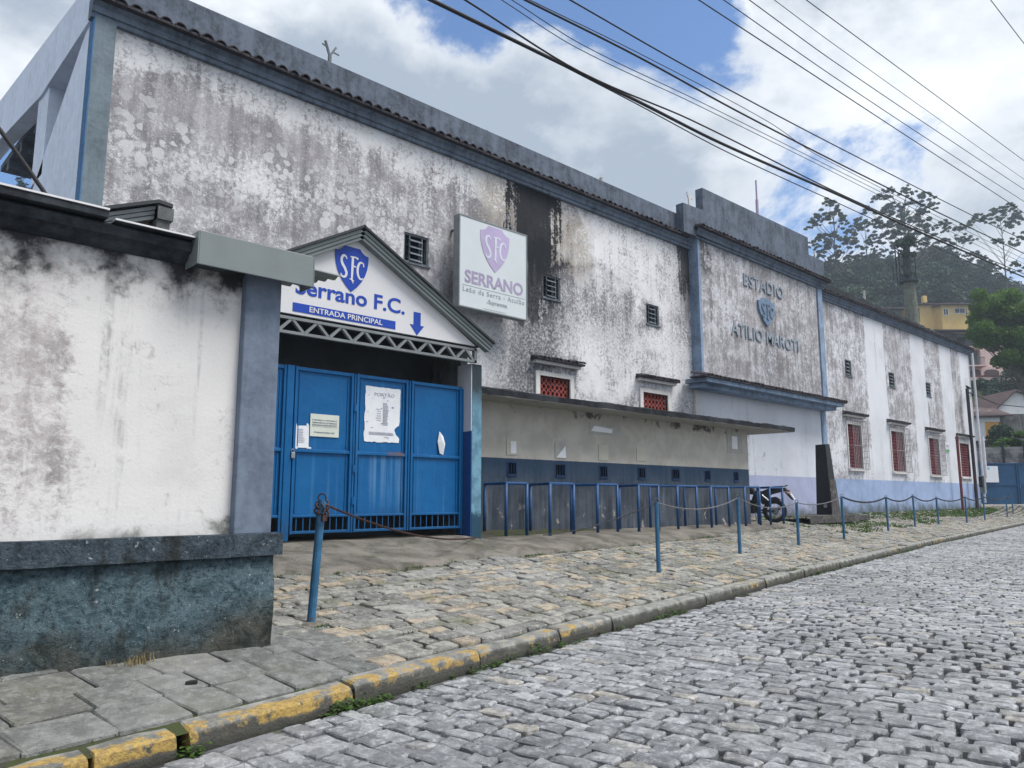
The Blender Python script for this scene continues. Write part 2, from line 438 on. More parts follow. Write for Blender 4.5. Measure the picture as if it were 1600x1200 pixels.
g = G('blue_tube_paint', .5, .4)
a = g.noise(9, 7, .65); f_ = g.noise(40, 5, .7)
c = g.mix(g.step(a, .35, .65), (.018, .085, .17), (.03, .13, .25))
c = g.mix(g.math('MULTIPLY', g.step(a, .62, .70), .8), c, (.09, .05, .04))
g.col(c).bump(f_, .002)
M['tubeblue'] = g.m
g = G('barrier_blue', .5, .4)
a = g.noise(9, 7, .65)
c = g.mix(g.step(a, .35, .65), (.008, .05, .15), (.012, .07, .20))
g.col(g.mix(g.math('MULTIPLY', g.step(a, .66, .70), .6), c, (.1, .08, .07)))
M['railblue'] = g.m
# ------------------------------------------------------------------ ground heights
KP = [(-30, 0.6), (-3, 3.45), (0.59, 3.88), (1.57, 4.02), (2.59, 4.21), (3.59, 4.42), (5.64, 4.79), (8.08, 5.18), (12.19, 5.88), (22.15, 7.3), (39.1, 9.28), (60, 11.7), (90, 15)]
def yk(x):
    for (a, b), (c, d) in zip(KP, KP[1:]):
        if x <= c: return b + (d - b) * (x - a) / (c - a)
    return KP[-1][1]
def zg(x, y):
    d = y - yk(x); D_ = max(.5, 11.6 - yk(x)); zb = .7 + max(0, x - 26) * .006
    z = .15 + .13 * min(d, D_) + max(0, zb - .15 - .13 * D_) * max(0, min(1, d / D_)) ** 2
    return max(-.3, z)
def interp(P, x):
    if x <= P[0][0]: return P[0][1]
    for (a, b), (c, d) in zip(P, P[1:]):
        if x <= c: return b + (d - b) * (x - a) / (c - a)
    return P[-1][1]
APR = [(2.9, 7.3), (3.64, 7.3), (4.37, 7.31), (5.25, 7.36), (6.0, 7.5), (6.66, 7.7), (7.48, 7.72), (9, 7.95), (10.92, 8.25), (15, 8.95), (19.4, 9.75)]
# ------------------------------------------------------------------ ground materials
def stone_mat(name, ca, cb, cwarm, warm, rough=.55, green=.2, moss=True):
    g = G(name, rough, .4)
    t = g.attr('tint', 'Fac')
    t2 = g.math('FRACT', g.math('MULTIPLY', t, 7.31))
    f = g.noise(28, 8, .7); l = g.noise(.8, 4, .6)
    c = g.mix(t, ca, cb)
    c = g.mix(g.math('MULTIPLY', g.step(t2, 1 - warm - .05, 1 - warm + .02), .8), c, cwarm)
    c = g.mix(g.step(f, .45, .66, 0, .6), c, tuple(x * 1.6 for x in cb))
    c = g.mix(g.step(g.noise(9, 8, .7, loc=(7, 7, 0)), .56, .42, 0, .55), c, tuple(x * .5 for x in ca))
    c = g.mix(g.step(g.noise(60, 5, .7), .58, .72, 0, .7), c, tuple(x * .35 for x in ca))
    c = g.mix(g.math('MULTIPLY', g.step(l, .5, .66), .30), c, (.36, .36, .36))
    c = g.mix(g.step(g.noise(.45, 6, .6, loc=(8, 3, 0)), .50, .62, 0, .32), c, tuple(x * .55 for x in ca))
    if moss:
        mm = g.noise(1.7, 8, .7, loc=(4, 2, 0))
        c = g.mix(g.math('MULTIPLY', g.step(mm, .53, .66), green), c, (.085, .095, .035))
    g.col(c); g.rough(g.step(f, .3, .7, rough - .12, rough + .2))
    g.bump(g.math('ADD', g.noise(14, 9, .72), g.math('MULTIPLY', g.noise(55, 6, .7), .5)), .02, 1)
    return g.m
M['cobble'] = stone_mat('street_cobble', (.17, .18, .195), (.37, .38, .40), (.34, .31, .26), .06, .44, .15)
M['pave'] = stone_mat('pavement_stone', (.13, .132, .128), (.29, .285, .26), (.34, .27, .185), .26, .75, .55)
M['flag'] = stone_mat('flagstone', (.13, .137, .135), (.19, .195, .19), (.17, .165, .15), .2, .75, .25)
g = G('joint_dirt', .95, .1)
n = g.noise(2.5, 8, .7); f_ = g.noise(40, 6, .7)
c = g.mix(g.step(f_, .3, .7), (.03, .03, .028), (.085, .08, .07))
c = g.mix(g.step(n, .42, .55, 0, .95), c, (.05, .062, .026))
g.col(c).bump(f_, .01); M['dirt'] = g.m
g = G('street_joint_sand', .95, .1)
n = g.noise(.9, 8, .7, loc=(2, 5, 0)); f_ = g.noise(40, 6, .7)
c = g.mix(g.step(n, .46, .6), (.045, .045, .048), (.20, .205, .22))
c = g.mix(g.step(g.noise(3, 6, .7), .58, .66, 0, .8), c, (.05, .065, .025))
g.col(c).bump(f_, .01); M['sand'] = g.m
# ------------------------------------------------------------------ stones
def stones(name, cells, mat, parent=None, h=.05, cut=.018, jit=.012, bev=.008):
    """cells: (cx,cy,cz,ang,a,b,tiltx,tilty) -> one mesh of pillow-topped blocks, each with its own tint"""
    rng = np.random.default_rng(3)
    n = len(cells); c = np.array(cells)
    oct_ = np.array([(-1, -1), (-1, -1), (.0, -1.0), (1, -1), (1, -1), (1, 1), (1, 1), (0, 1.0), (-1, 1), (-1, 1)], float)
    m = len(oct_)
    cutd = np.array([(0, 1), (1, 0), (0, 0), (-1, 0), (0, 1), (0, -1), (-1, 0), (0, 0), (1, 0), (0, -1)], float)
    J = rng.normal(0, jit, (n, m, 2)); J[:, 1] = J[:, 0] + J[:, 1] * .3; J[:, 4] = J[:, 3] + J[:, 4] * .3; J[:, 6] = J[:, 5] + J[:, 6] * .3; J[:, 9] = J[:, 8] + J[:, 9] * .3
    out = oct_[None] * c[:, None, 4:6] + cutd[None] * (cut * rng.uniform(.6, 1.5, (n, m, 1))) + J
    rings = [(0., -h), (0., -bev * 1.5), (bev, -.0015), (bev * 3.2, .0025)]
    V = []
    for ins, dz in rings:
        p = out - np.sign(oct_)[None] * np.minimum(ins, np.abs(out) * .5)
        z = c[:, None, 6] * p[..., 0] + c[:, None, 7] * p[..., 1] + dz + rng.normal(0, .0025, (n, m))
        V.append(np.dstack([p, z]))
    cen = np.zeros((n, 1, 3)); cen[:, 0, 2] = rng.normal(.004, .003, n)
    V = np.concatenate(V + [cen], axis=1)
    ca, sa = np.cos(c[:, 3])[:, None], np.sin(c[:, 3])[:, None]
    X = V[..., 0] * ca - V[..., 1] * sa + c[:, None, 0]
    Y = V[..., 0] * sa + V[..., 1] * ca + c[:, None, 1]
    Z = V[..., 2] + c[:, None, 2]
    per = V.shape[1]
    verts = np.dstack([X, Y, Z]).reshape(-1, 3)
    quads = []; tris = []
    for r in range(3):
        for k in range(m):
            quads.append((r * m + k, r * m + (k + 1) % m, (r + 1) * m + (k + 1) % m, (r + 1) * m + k))
    for k in range(m): tris.append((3 * m + k, 3 * m + (k + 1) % m, 4 * m))
    off = (np.arange(n) * per)[:, None, None]
    Q = (np.array(quads)[None] + off).reshape(-1, 4); Tt = (np.array(tris)[None] + off).reshape(-1, 3)
    me = bpy.data.meshes.new(name)
    nl = Q.size + Tt.size; nf = len(Q) + len(Tt)
    me.vertices.add(len(verts)); me.vertices.foreach_set('co', verts.ravel())
    me.loops.add(nl); me.loops.foreach_set('vertex_index', np.concatenate([Q.ravel(), Tt.ravel()]).astype(np.int32))
    me.polygons.add(nf)
    st = np.concatenate([np.arange(len(Q)) * 4, len(Q) * 4 + np.arange(len(Tt)) * 3]).astype(np.int32)
    me.polygons.foreach_set('loop_start', st)
    me.polygons.foreach_set('use_smooth', np.zeros(nf, bool))
    me.update(calc_edges=True); me.validate()
    at = me.attributes.new('tint', 'FLOAT', 'POINT')
    at.data.foreach_set('value', np.repeat(rng.random(n), per).astype(np.float32))
    me.materials.append(mat)
    o = bpy.data.objects.new(name, me); C.objects.link(o)
    ORG[o.name] = Vector((0, 0, 0))
    if parent: o.parent = parent
    return o
def fn(x, y, s=1., k=0.): return mnoise.noise(Vector((x * s, y * s, k)))
# street cobbles: rows laid across the street
cells = []
TH = R(9.5)
x = -3.0
row = 0
while x < 62:
    pitch = .129 + random.uniform(-.012, .012)
    x += pitch
    v = .02 + random.random() * .06
    vmax = 6.2 if x < 48 else 3
    while v < vmax:
        L = random.uniform(.15, .27)
        cx = x + (v + L / 2) * math.sin(TH) + random.gauss(0, .006)
        cy = yk(x) - (v + L / 2) * math.cos(TH)
        worn = fn(cx, cy, .5, 3.3)
        big = fn(cx, cy, .35, 8.1)
        op = max(0, min(1, (cx - 3.2) / 1.5)) * max(0, min(1, (v - .9) / .8)) * max(0, 1 - cx / 16.)
        gap = .004 + .016 * max(0, big + .12) + random.random() * .007 + .008 * op
        z = .035 - .012 * min(v, 4) + .012 * fn(cx, cy, 1.3) + .006 * fn(cx, cy, 4.) + random.gauss(0, .0028)
        cells.append((cx, cy, z, TH - math.pi / 2 + random.gauss(0, .05), L / 2 - gap, pitch / 2 - gap * .6, random.gauss(0, .028), random.gauss(0, .035)))
        v += L
    row += 1
road = struct(stones('road', cells, M['cobble'], h=.06, jit=.0065, cut=.009, bev=.0045))
# street bed (one sheet out to the horizon, finer near the camera)
def sheet(name, xs, ys, zf, mat):
    v = [(x, y, zf(x, y)) for y in ys for x in xs]
    nx = len(xs)
    f = [(j * nx + i, j * nx + i + 1, (j + 1) * nx + i + 1, (j + 1) * nx + i) for j in range(len(ys) - 1) for i in range(nx - 1)]
    mb = MB(); mb.v = v; mb.f = f
    o = mb.build(name, mat, smooth=True, org=(0, 0, 0)); return o
xs = [-900, -300, -100, -30, -10] + [-4 + .25 * i for i in range(110)] + [24 + i for i in range(45)] + [80, 120, 300, 900]
ys = [-900, -300, -100, -30, -12, -8] + [-6 + .25 * i for i in range(70)] + [12, 14, 18, 24, 40, 80, 200, 900]
def zbed(x, y):
    d = yk(x) - y
    base = -.012 * max(0, min(d, 4))
    if not (-5 < x < 63 and -6 < y < 15): return -.09
    op = max(0, min(1, (x - 3.0) / 2)) * max(0, min(1, (d - .9) / .8))
    return base + .035 - .013 - .03 * op + .016 * fn(x, y, .55, 3.3) + .006 * fn(x, y, 3)
struct(sheet('ground', xs, ys, zbed, M['sand']))
# pavement bed
xs2 = [-12, -8, -4, -2] + [-1 + .3 * i for i in range(90)] + [27 + .8 * i for i in range(50)]
mbp = MB(); nd = 26
vv = []
for x in xs2:
    for j in range(nd):
        t = j / (nd - 1)
        y = yk(x) + .02 + t * (12.6 - yk(x) if x < 43 else 8)
        vv.append((x, y, zg(x, y) - .022 + .012 * fn(x, y, 1.2)))
ff = [(i * nd + j, (i + 1) * nd + j, (i + 1) * nd + j + 1, i * nd + j + 1) for i in range(len(xs2) - 1) for j in range(nd - 1)]
mbp.v = vv; mbp.f = ff
pavement_bed = struct(mbp.build('pavement_bed', M['dirt'], smooth=True, org=(0, 0, 0)))
# pavement stones, rows along the kerb
cells = []
d = .175
while d < 4.6:
    w = random.uniform(.12, .18)
    x = (2.95 if d < 1.1 else 2.75) + random.random() * .2
    while x < 58:
        L = random.uniform(.15, .36)
        y = yk(x + L / 2) + d + w / 2
        lim = interp(APR, x + L / 2) if x < 19.5 else (11.58 if x < 43 else 30)
        if y > lim - .04: x += L; continue
        sl = math.atan2(yk(x + L) - yk(x), L)
        gap = .003 + random.random() * .007
        cx = x + L / 2
        cells.append((cx, y + random.gauss(0, .008), zg(cx, y) + .004 + random.gauss(0, .005) + .008 * fn(cx, y, 1.1, 5), sl + random.gauss(0, .06), L / 2 - gap, w / 2 - gap, random.gauss(0, .018), .12 + random.gauss(0, .02)))
        x += L
    d += w
struct(stones('pavement', cells, M['pave'], h=.05, jit=.009, cut=.013, bev=.005))
# big worn flags in front of the boundary wall
cells = []
d = .175
for rw in range(4):
    w = (.33, .30, .36, .34)[rw]
    x = -7 + rw * .2
    while x < 2.9:
        L = random.uniform(.26, .46)
        cx = x + L / 2; y = yk(cx) + d + w / 2
        sl = math.atan2(yk(x + L) - yk(x), L)
        cells.append((cx, y, zg(cx, y) + .002 + random.gauss(0, .003), sl + random.gauss(0, .02), L / 2 - .003, w / 2 - .003, random.gauss(0, .006), .12 + random.gauss(0, .01)))
        x += L
    d += w
struct(stones('flagstones', cells, M['flag'], h=.05, jit=.006, cut=.012, bev=.006))
# kerb
g = G('kerb_stone', .8, .3)
n = g.noise(7, 9, .7); n2 = g.noise(1.4, 5, .6); f_ = g.noise(45, 6, .7)
c = g.mix(g.step(n, .35, .65), (.14, .145, .14), (.30, .30, .28))
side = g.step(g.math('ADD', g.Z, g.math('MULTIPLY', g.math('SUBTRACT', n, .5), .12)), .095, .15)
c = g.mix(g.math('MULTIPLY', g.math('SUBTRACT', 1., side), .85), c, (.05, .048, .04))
fade = g.math('ADD', g.step(g.X, 2.0, 6.5, .03, -.08), g.math('MULTIPLY', g.step(g.noise(.9, 3, .5, loc=(3, 0, 0)), .4, .6), .05))
ymask = g.math('MULTIPLY', g.step(g.math('ADD', g.math('ADD', g.math('MULTIPLY', n, .7), g.math('MULTIPLY', n2, .3)), fade), .495, .55), g.step(g.math('ADD', g.attr('tint', 'Fac'), g.math('MULTIPLY', g.math('SUBTRACT', n, .5), .9)), .30, .55))
c = g.mix(g.math('MULTIPLY', ymask, .92), c, g.mix(g.step(f_, .35, .65), (.24, .16, .055), (.44, .30, .08)))
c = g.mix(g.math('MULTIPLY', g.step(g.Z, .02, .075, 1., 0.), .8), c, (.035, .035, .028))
g.col(c).bump(g.math('ADD', n, f_), .012); M['kerb'] = g.m
kb = MB()
x = -8.0
rng = random.Random(11)
while x < 60:
    L = rng.uniform(.75, 1.25)
    if x < 1.62 < x + L: L = 1.58 - x
    x1 = x + L - .02
    TT = (0, .012, .2, .4, .6, .8, .988, 1); n_ = len(TT)
    jz = rng.gauss(0, .006); jy = rng.gauss(0, .008)
    vs_ = []
    for i in range(n_):
        t = TT[i]; xx = x + (x1 - x) * t; yy = yk(xx) + jy
        e = .014 * (1 if i in (0, n_ - 1) else 0)
        q = lambda s: .012 * fn(xx * 3, s * 7.7, 1., jy * 90)
        vs_ += [(xx, yy + q(1), -.12), (xx, yy - .005 + q(2), .075 + jz), (xx, yy + .004 + q(3), .134 + jz + q(5) - e), (xx, yy + .022 + q(7) * .5, .152 + jz + q(4) - e), (xx, yy + .165, .158 + jz + q(6) - e), (xx, yy + .17, -.1)]
    f = [(i * 6 + k, (i + 1) * 6 + k, (i + 1) * 6 + k + 1, i * 6 + k + 1) for i in range(n_ - 1) for k in range(5)]
    f += [tuple(range(6)), tuple(range((n_ - 1) * 6, n_ * 6))]
    kb.add(vs_, f)
    x += L + (.055 if abs(x + L - 1.58) < .02 else 0)
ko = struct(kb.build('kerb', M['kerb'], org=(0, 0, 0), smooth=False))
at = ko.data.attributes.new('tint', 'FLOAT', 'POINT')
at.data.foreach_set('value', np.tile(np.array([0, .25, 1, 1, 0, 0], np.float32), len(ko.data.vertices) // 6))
# concrete apron
g = G('apron_concrete', .9, .2)
n = g.noise(1.8, 9, .68, dist=.6); f_ = g.noise(25, 7, .7)
c = g.mix(g.step(n, .35, .65), (.085, .08, .072), (.20, .185, .165))
c = g.mix(g.step(f_, .55, .7, 0, .6), c, (.07, .07, .06))
c = g.mix(g.math('MULTIPLY', g.step(g.noise(4, 6, .7, loc=(9, 0, 0)), .55, .65), .6), c, (.055, .07, .03))
g.col(c).bump(g.math('ADD', n, f_), .02); M['apron'] = g.m
ap = MB(); vv = []; nd = 14
xsA = [2.4 + .17 * i for i in range(101)]
for x in xsA:
    yf = interp(APR, x) + .05 * fn(x * 3, 1.1) + .03 * fn(x * 11, 4)
    yb = 9.3 if x < 7.6 else 11.7
    zt = .745 if x < 7.3 else .745 + (.655 - .745) * min(1, (x - 7.3) / .6)
    zf = zg(x, yf)
    for j in range(nd):
        t = (j - 1) / (nd - 2)
        if j == 0: vv.append((x, yf - .03, zf - .06)); continue
        y = yf + (yb - yf) * t
        if x < 7.6: k = min(1, max(0, (y - yf) / (8.6 - yf)))
        else: k = min(1, max(0, (y - yf) / .9))
        z = zf + .035 + (zt - zf - .035) * (k if x < 7.6 else k ** .6) + .01 * fn(x, y, 2.2)
        vv.append((x, y, z))
ap.v = vv; ap.f = [(i * nd + j, (i + 1) * nd + j, (i + 1) * nd + j + 1, i * nd + j + 1) for i in range(len(xsA) - 1) for j in range(nd - 1)]
apron = struct(ap.build('concrete_apron', M['apron'], org=(0, 0, 0), smooth=True))
def zap(x): return .745 if x < 7.3 else .655
# ------------------------------------------------------------------ building helpers
def wallgrid(mb, x0, x1, z0, z1, y, holes=(), depth=.22, ztop=None):
    """front sheet at y with real openings and reveals; ztop(x) may slope the top edge"""
    xs = sorted({x0, x1} | {h[0] for h in holes} | {h[1] for h in holes})
    zs = sorted({z0, z1} | {h[2] for h in holes} | {h[3] for h in holes})
    for i in range(len(xs) - 1):
        for j in range(len(zs) - 1):
            cx, cz = (xs[i] + xs[i + 1]) / 2, (zs[j] + zs[j + 1]) / 2
            if any(h[0] < cx < h[1] and h[2] < cz < h[3] for h in holes): continue
            za, zb = zs[j + 1], zs[j + 1]
            if ztop and zs[j + 1] == z1: za, zb = ztop(xs[i]), ztop(xs[i + 1])
            mb.add([(xs[i], y, zs[j]), (xs[i + 1], y, zs[j]), (xs[i + 1], y, zb), (xs[i], y, za)], [(0, 1, 2, 3)])
    for a, b, c, d in holes:
        mb.add([(a, y, c), (b, y, c), (b, y, d), (a, y, d), (a, y + depth, c), (b, y + depth, c), (b, y + depth, d), (a, y + depth, d)],
               [(0, 1, 5, 4), (1, 2, 6, 5), (2, 3, 7, 6), (3, 0, 4, 7), (4, 5, 6, 7)])
    for (xa, xb) in ((x0, x0), (x1, x1)):
        t = ztop(xa) if ztop else z1
        mb.add([(xa, y, z0), (xa, y + .6, z0), (xa, y + .6, t), (xa, y, t)], [(0, 1, 2, 3)])
    return mb
def tiles(mb, x0, x1, y, z, dx=.19, L=.24, drop=.05, slope=0., rr=.085):
    """row of barrel tiles whose ends show; slope = rise of z per metre"""
    n = int((x1 - x0) / dx)
    for i in range(n):
        cx = x0 + (i + .5) * (x1 - x0) / n; zz = z + slope * (cx - x0) + random.gauss(0, .008)
        r = rr * random.uniform(.93, 1.05); yo = random.gauss(0, .01)
        v = []
        K = 6
        for yy, dz in ((y + yo, 0), (y + L, drop)):
            for rad in (r, r - .018):
                for k in range(K + 1):
                    t = math.pi * k / K
                    v.append((cx + rad * math.cos(t), yy, zz + dz + rad * math.sin(t) * .8))
        f = []
        o = K + 1
        for k in range(K):
            f += [(k, k + 1, o + k + 1, o + k), (2 * o + k, 2 * o + k + 1, k + 1, k), (o + k, o + k + 1, 3 * o + k + 1, 3 * o + k)]
        mb.add(v, f)
    mb.box(x0, x1, y + .02, y + L, z - .03, z + .012) if slope == 0 else mb.prism([(x0, z - .03), (x1, z - .03 + slope * (x1 - x0)), (x1, z + .012 + slope * (x1 - x0)), (x0, z + .012)], y + .02, y + L)
def louvre(parent, x0, x1, z0, z1, y, lab=None):
    w = MB()
    t = .035
    w.box(x0, x0 + t, y + .02, y + .07, z0, z1); w.box(x1 - t, x1, y + .02, y + .07, z0, z1)
    w.box(x0 + t, x1 - t, y + .02, y + .07, z1 - t, z1); w.box(x0 + t, x1 - t, y + .02, y + .07, z0, z0 + t)
    w.box(x0 + (x1 - x0) * .24, x0 + (x1 - x0) * .24 + .022, y + .025, y + .06, z0 + t, z1 - t)
    w.box(x0 + (x1 - x0) * .74, x0 + (x1 - x0) * .74 + .022, y + .025, y + .06, z0 + t, z1 - t)
    w.box(x0 - .03, x1 + .03, y - .03, y + .05, z0 - .035, z0 - .003)
    o = w.build('window', M['frame'], parent)
    s = MB(); n = 4; h = (z1 - z0 - 2 * t) / n
    for i in range(n):
        za = z0 + t + i * h
        a, b = x0 + (x1 - x0) * .25, x1 - (x1 - x0) * .25
        s.add([(a, y - .01, za + .01), (b, y - .01, za + .01), (b, y + .09, za + h * .62), (a, y + .09, za + h * .62),
               (a, y - .01, za + .022), (b, y - .01, za + .022), (b, y + .09, za + h * .62 + .012), (a, y + .09, za + h * .62 + .012)],
              [(0, 1, 2, 3), (4, 5, 6, 7), (0, 1, 5, 4), (2, 3, 7, 6), (0, 3, 7, 4), (1, 2, 6, 5)])
    s.build('slat', M['slat'], o)
    p = MB(); p.box(x0 + t, x1 - t, y + .11, y + .12, z0 + t, z1 - t); p.build('pane', M['glass'], o)
    return o
def breeze(mb, x0, x1, z0, z1, y, n, m, t=.014):
    """panel of pierced clay blocks: rings packed in a grid"""
    dx = (x1 - x0) / n; dz = (z1 - z0) / m; S = 8
    for i in range(n):
        for j in range(m):
            cx = x0 + (i + .5) * dx; cz = z0 + (j + .5) * dz
            sq = []; ci = []
            for k in range(S):
                a = 2 * math.pi * (k + .5) / S
                u, v = math.cos(a), math.sin(a); q = max(abs(u), abs(v))
                sq.append((cx + u / q * dx / 2, cz + v / q * dz / 2)); ci.append((cx + u * dx * .34, cz + v * dz * .34))
            V = [(a, y, b) for a, b in sq] + [(a, y, b) for a, b in ci] + [(a, y + .08, b) for a, b in ci]
            F = [(k, (k + 1) % S, S + (k + 1) % S, S + k) for k in range(S)] + [(S + k, S + (k + 1) % S, 2 * S + (k + 1) % S, 2 * S + k) for k in range(S)]
            mb.add(V, F)
def fit_text(name, txt, x0, x1, z0, z1, y, mat, parent, bold=0., ext=.004, shear=0, space=1.0):
    cu = bpy.data.curves.new(name, 'FONT'); cu.body = txt; cu.size = 1; cu.offset = bold; cu.extrude = 0; cu.space_character = space; cu.shear = shear
    cu.resolution_u = 4
    ob = bpy.data.objects.new('tmp', cu); C.objects.link(ob)
    dg = bpy.context.evaluated_depsgraph_get(); dg.update()
    me = bpy.data.meshes.new_from_object(ob.evaluated_get(dg))
    bpy.data.objects.remove(ob); bpy.data.curves.remove(cu)
    co = np.array([v.co[:] for v in me.vertices]); lo, hi = co.min(0), co.max(0)
    X = x0 + (co[:, 0] - lo[0]) / (hi[0] - lo[0]) * (x1 - x0); Zz = z0 + (co[:, 1] - lo[1]) / (hi[1] - lo[1]) * (z1 - z0)
    fs = [tuple(p.vertices) for p in me.polygons]
    n = len(co)
    from collections import Counter
    cnt = Counter()
    for f in fs:
        for i in range(len(f)): cnt[frozenset((f[i], f[(i + 1) % len(f)]))] += 1
    mb = MB()
    mb.v = [(X[i], y, Zz[i]) for i in range(n)] + [(X[i], y + ext, Zz[i]) for i in range(n)]
    mb.f = fs[:]
    for f in fs:
        for i in range(len(f)):
            a, b = f[i], f[(i + 1) % len(f)]
            if cnt[frozenset((a, b))] == 1: mb.f.append((a, b, b + n, a + n))
    bpy.data.meshes.remove(me)
    return mb.build(name, mat, parent)
def arc(cx, cz, rx, rz, a0, a1, n=12): return [(cx + rx * math.cos(R(a0 + (a1 - a0) * i / n)), cz + rz * math.sin(R(a0 + (a1 - a0) * i / n))) for i in range(n + 1)]
SHIELD = [(-1, .72), (-.86, .74), (-.73, .78), (-.62, .85), (-.53, .93), (-.48, 1.0), (.48, 1.0), (.53, .93), (.62, .85), (.73, .78), (.86, .74), (1, .72), (.99, .4), (.93, .1), (.8, -.22), (.6, -.52), (.33, -.8), (0, -1.05), (-.33, -.8), (-.6, -.52), (-.8, -.22), (-.93, .1), (-.99, .4)]
def ribbon(mb, pts, ws, y, ext, T):
    P = [Vector((p[0], p[1])) for p in pts]; n = len(P)
    L = []; Rr = []
    for i in range(n):
        d = (P[min(i + 1, n - 1)] - P[max(i - 1, 0)]).normalized(); nn = Vector((-d.y, d.x))
        w = ws[i] if isinstance(ws, list) else ws
        L.append(P[i] + nn * w / 2); Rr.append(P[i] - nn * w / 2)
    for i in range(n - 1):
        q = [T(*L[i]), T(*L[i + 1]), T(*Rr[i + 1]), T(*Rr[i])]
        mb.add([(a, y, b) for a, b in q] + [(a, y + ext, b) for a, b in q], [(0, 1, 2, 3), (4, 5, 6, 7), (0, 1, 5, 4), (2, 3, 7, 6), (0, 3, 7, 4), (1, 2, 6, 5)])
def emblem(parent, x0, x1, z0, z1, y, mshield, mletters, ext=.006, rim=None):
    cx, cz = (x0 + x1) / 2, (z0 + z1) / 2
    T = lambda a, b: (cx + a * (x1 - x0) / 2, cz + b * (z1 - z0) / 2)
    s = MB(); s.prism([T(a, b * .975 + .02) for a, b in SHIELD], y, y + ext); o = s.build('shield', mshield, parent)
    l = MB(); e = y - .003 - ext * .3
    k = lambda pts: [(a, b) for a, b in pts]
    S = arc(-.46, .34, .16, .21, 20, 200, 10) + [(-.56, .16), (-.42, .0), (-.34, -.14)] + arc(-.48, -.22, .17, .19, 10, -165, 9)
    n = len(S)
    ribbon(l, S, [.05 + .09 * math.sin(math.pi * i / (n - 1)) for i in range(n)], e, ext, T)
    ribbon(l, [(-.10, .56), (.2, .57), (.36, .52)], [.05, .06, .10], e, ext, T)
    ribbon(l, [(.04, .56), (.03, .2), (.02, -.2), (.01, -.45), (.10, -.62)], [.13, .13, .12, .1, .03], e - .001, ext, T)
    ribbon(l, [(-.12, -.44), (.14, -.50)], .05, e - .002, ext, T)
    ribbon(l, [(.03, .16), (.24, .14)], [.05, .07], e - .002, ext, T)
    Cc = arc(.56, .02, .22, .38, 55, 305, 14); n = len(Cc)
    ribbon(l, Cc, [.04 + .09 * math.sin(math.pi * i / (n - 1)) for i in range(n)], e, ext, T)
    ribbon(l, [(.68, .40), (.70, .22)], [.03, .08], e - .001, ext, T)
    l.build('monogram', mletters, o)
    return o
# ================================================================== STADIUM BUILDING
YF = 11.6                                                    # plane of the street wall
stad = thing('stadium_building', 'long two-storey mould-stained white stadium building with tiled cornice and raised name panel', 'building', (14, YF, .7))
M['mainwall'] = plaster('main_wall_plaster', lo=.462, hi=.566, seed=1, fine=15, rounds=[(2.9, 7.2, 5.9, 7.1), (6.0, 9.2, 5.4, 6.7)],
    clean=[(2.5, 11.5, 7.55, 9, .045), (4.0, 7.2, 6.1, 6.8, .02), (2.9, 9, 4.0, 6.0, -.02), (2.9, 6.5, 6.6, 7.6, -.03), (9, 11, 5, 7.4, -.015), (13, 18, 3.0, 5.4, .045), (7.0, 11.6, 3.0, 5.0, .06), (13.2, 17.6, 6.3, 8.1, .04), (2.5, 8, 7.0, 7.7, -.03)],
    stains=[(11.0, 12.55, 6.2, 8.7, .97), (11.35, 12.2, 5.2, 7.0, .85), (17.45, 18.6, 6.9, 8.6, .9), (17.6, 18.2, 6.0, 7.4, .5)],
    beige=[(10.1, 11.4, 6.8, 8.2, .85), (12.3, 13.7, 6.4, 7.9, .8)],
    heavy=[(11.0, 12.7, 3.0, 6.9, .95), (12.4, 15.4, 5.0, 6.4, .45), (10.2, 11.6, 3.1, 5.0, .6), (13.0, 18.0, 2.9, 3.8, .45), (10.9, 12.0, 3.6, 4.6, .6), (17.2, 18.3, 3.5, 6.5, .35), (9.0, 11.0, 6.6, 7.2, .3)])
LV = [(8.24, 8.83, 5.73, 6.31), (12.04, 12.62, 5.72, 6.26), (15.88, 16.43, 5.72, 6.26)]
BB = [(11.9, 12.88, 3.2, 3.93), (15.62, 16.68, 3.2, 3.91)]
mb = wallgrid(MB(), 2.95, 18.0, .4, 8.17, YF, LV + BB)
mb.build('main_wall', M['mainwall'], stad)
core = MB(); core.box(2.97, 18.0, YF + .25, 11.99, .3, 8.1); core.box(9.0, 26.2, 12.0, 24, .3, 8.15); core.box(18.02, 26.2, YF + .25, 11.98, .3, 8.12)
core.box(26.22, 42.6, YF + .25, 24, .3, 8.1)
core.build('rear_wall', M['concretewhite'], stad)
for h in LV: louvre(stad, *h, YF)
def hood(parent, x0, x1, z, y, name='window_hood'):
    m_ = MB(); m_.box(x0 + .05, x1 - .05, y - .13, y + .05, z - .12, z - .03)
    o = m_.build(name, M['lightwhite'], parent)
    t_ = MB(); tiles(t_, x0, x1, y - .24, z - .02, dx=.13, L=.30, drop=.07, rr=.06); t_.build('hood_tiles', M['tiledark'], o)
for k, (a, b, c_, d_) in enumerate(BB):
    w = MB(); breeze(w, a, b, c_, d_, YF + .05, 7, 5); o = w.build('block_window', M['brick'], stad)
    s = MB(); t = .10
    s.box(a - t - .03, a, YF - .045, YF + .05, c_ - .2, d_ + t); s.box(b, b + t + .03, YF - .045, YF + .05, c_ - .2, d_ + t); s.box(a, b, YF - .045, YF + .05, d_, d_ + t)
    s.build('window_surround', M['lightwhite'], o, bevel=.006)
    hood(stad, a - .26, b + .32, 4.30, YF)
# left edge strip and corner pilaster
s = MB(); s.box(2.685, 2.699, YF - .10, YF + .12, .4, 8.3); s.build('edge_strip', M['stripblue'], stad)
s = MB(); s.box(2.70, 2.98, YF - .10, YF + .2, .4, 8.16); s.build('corner_pilaster', M['teal'], stad)
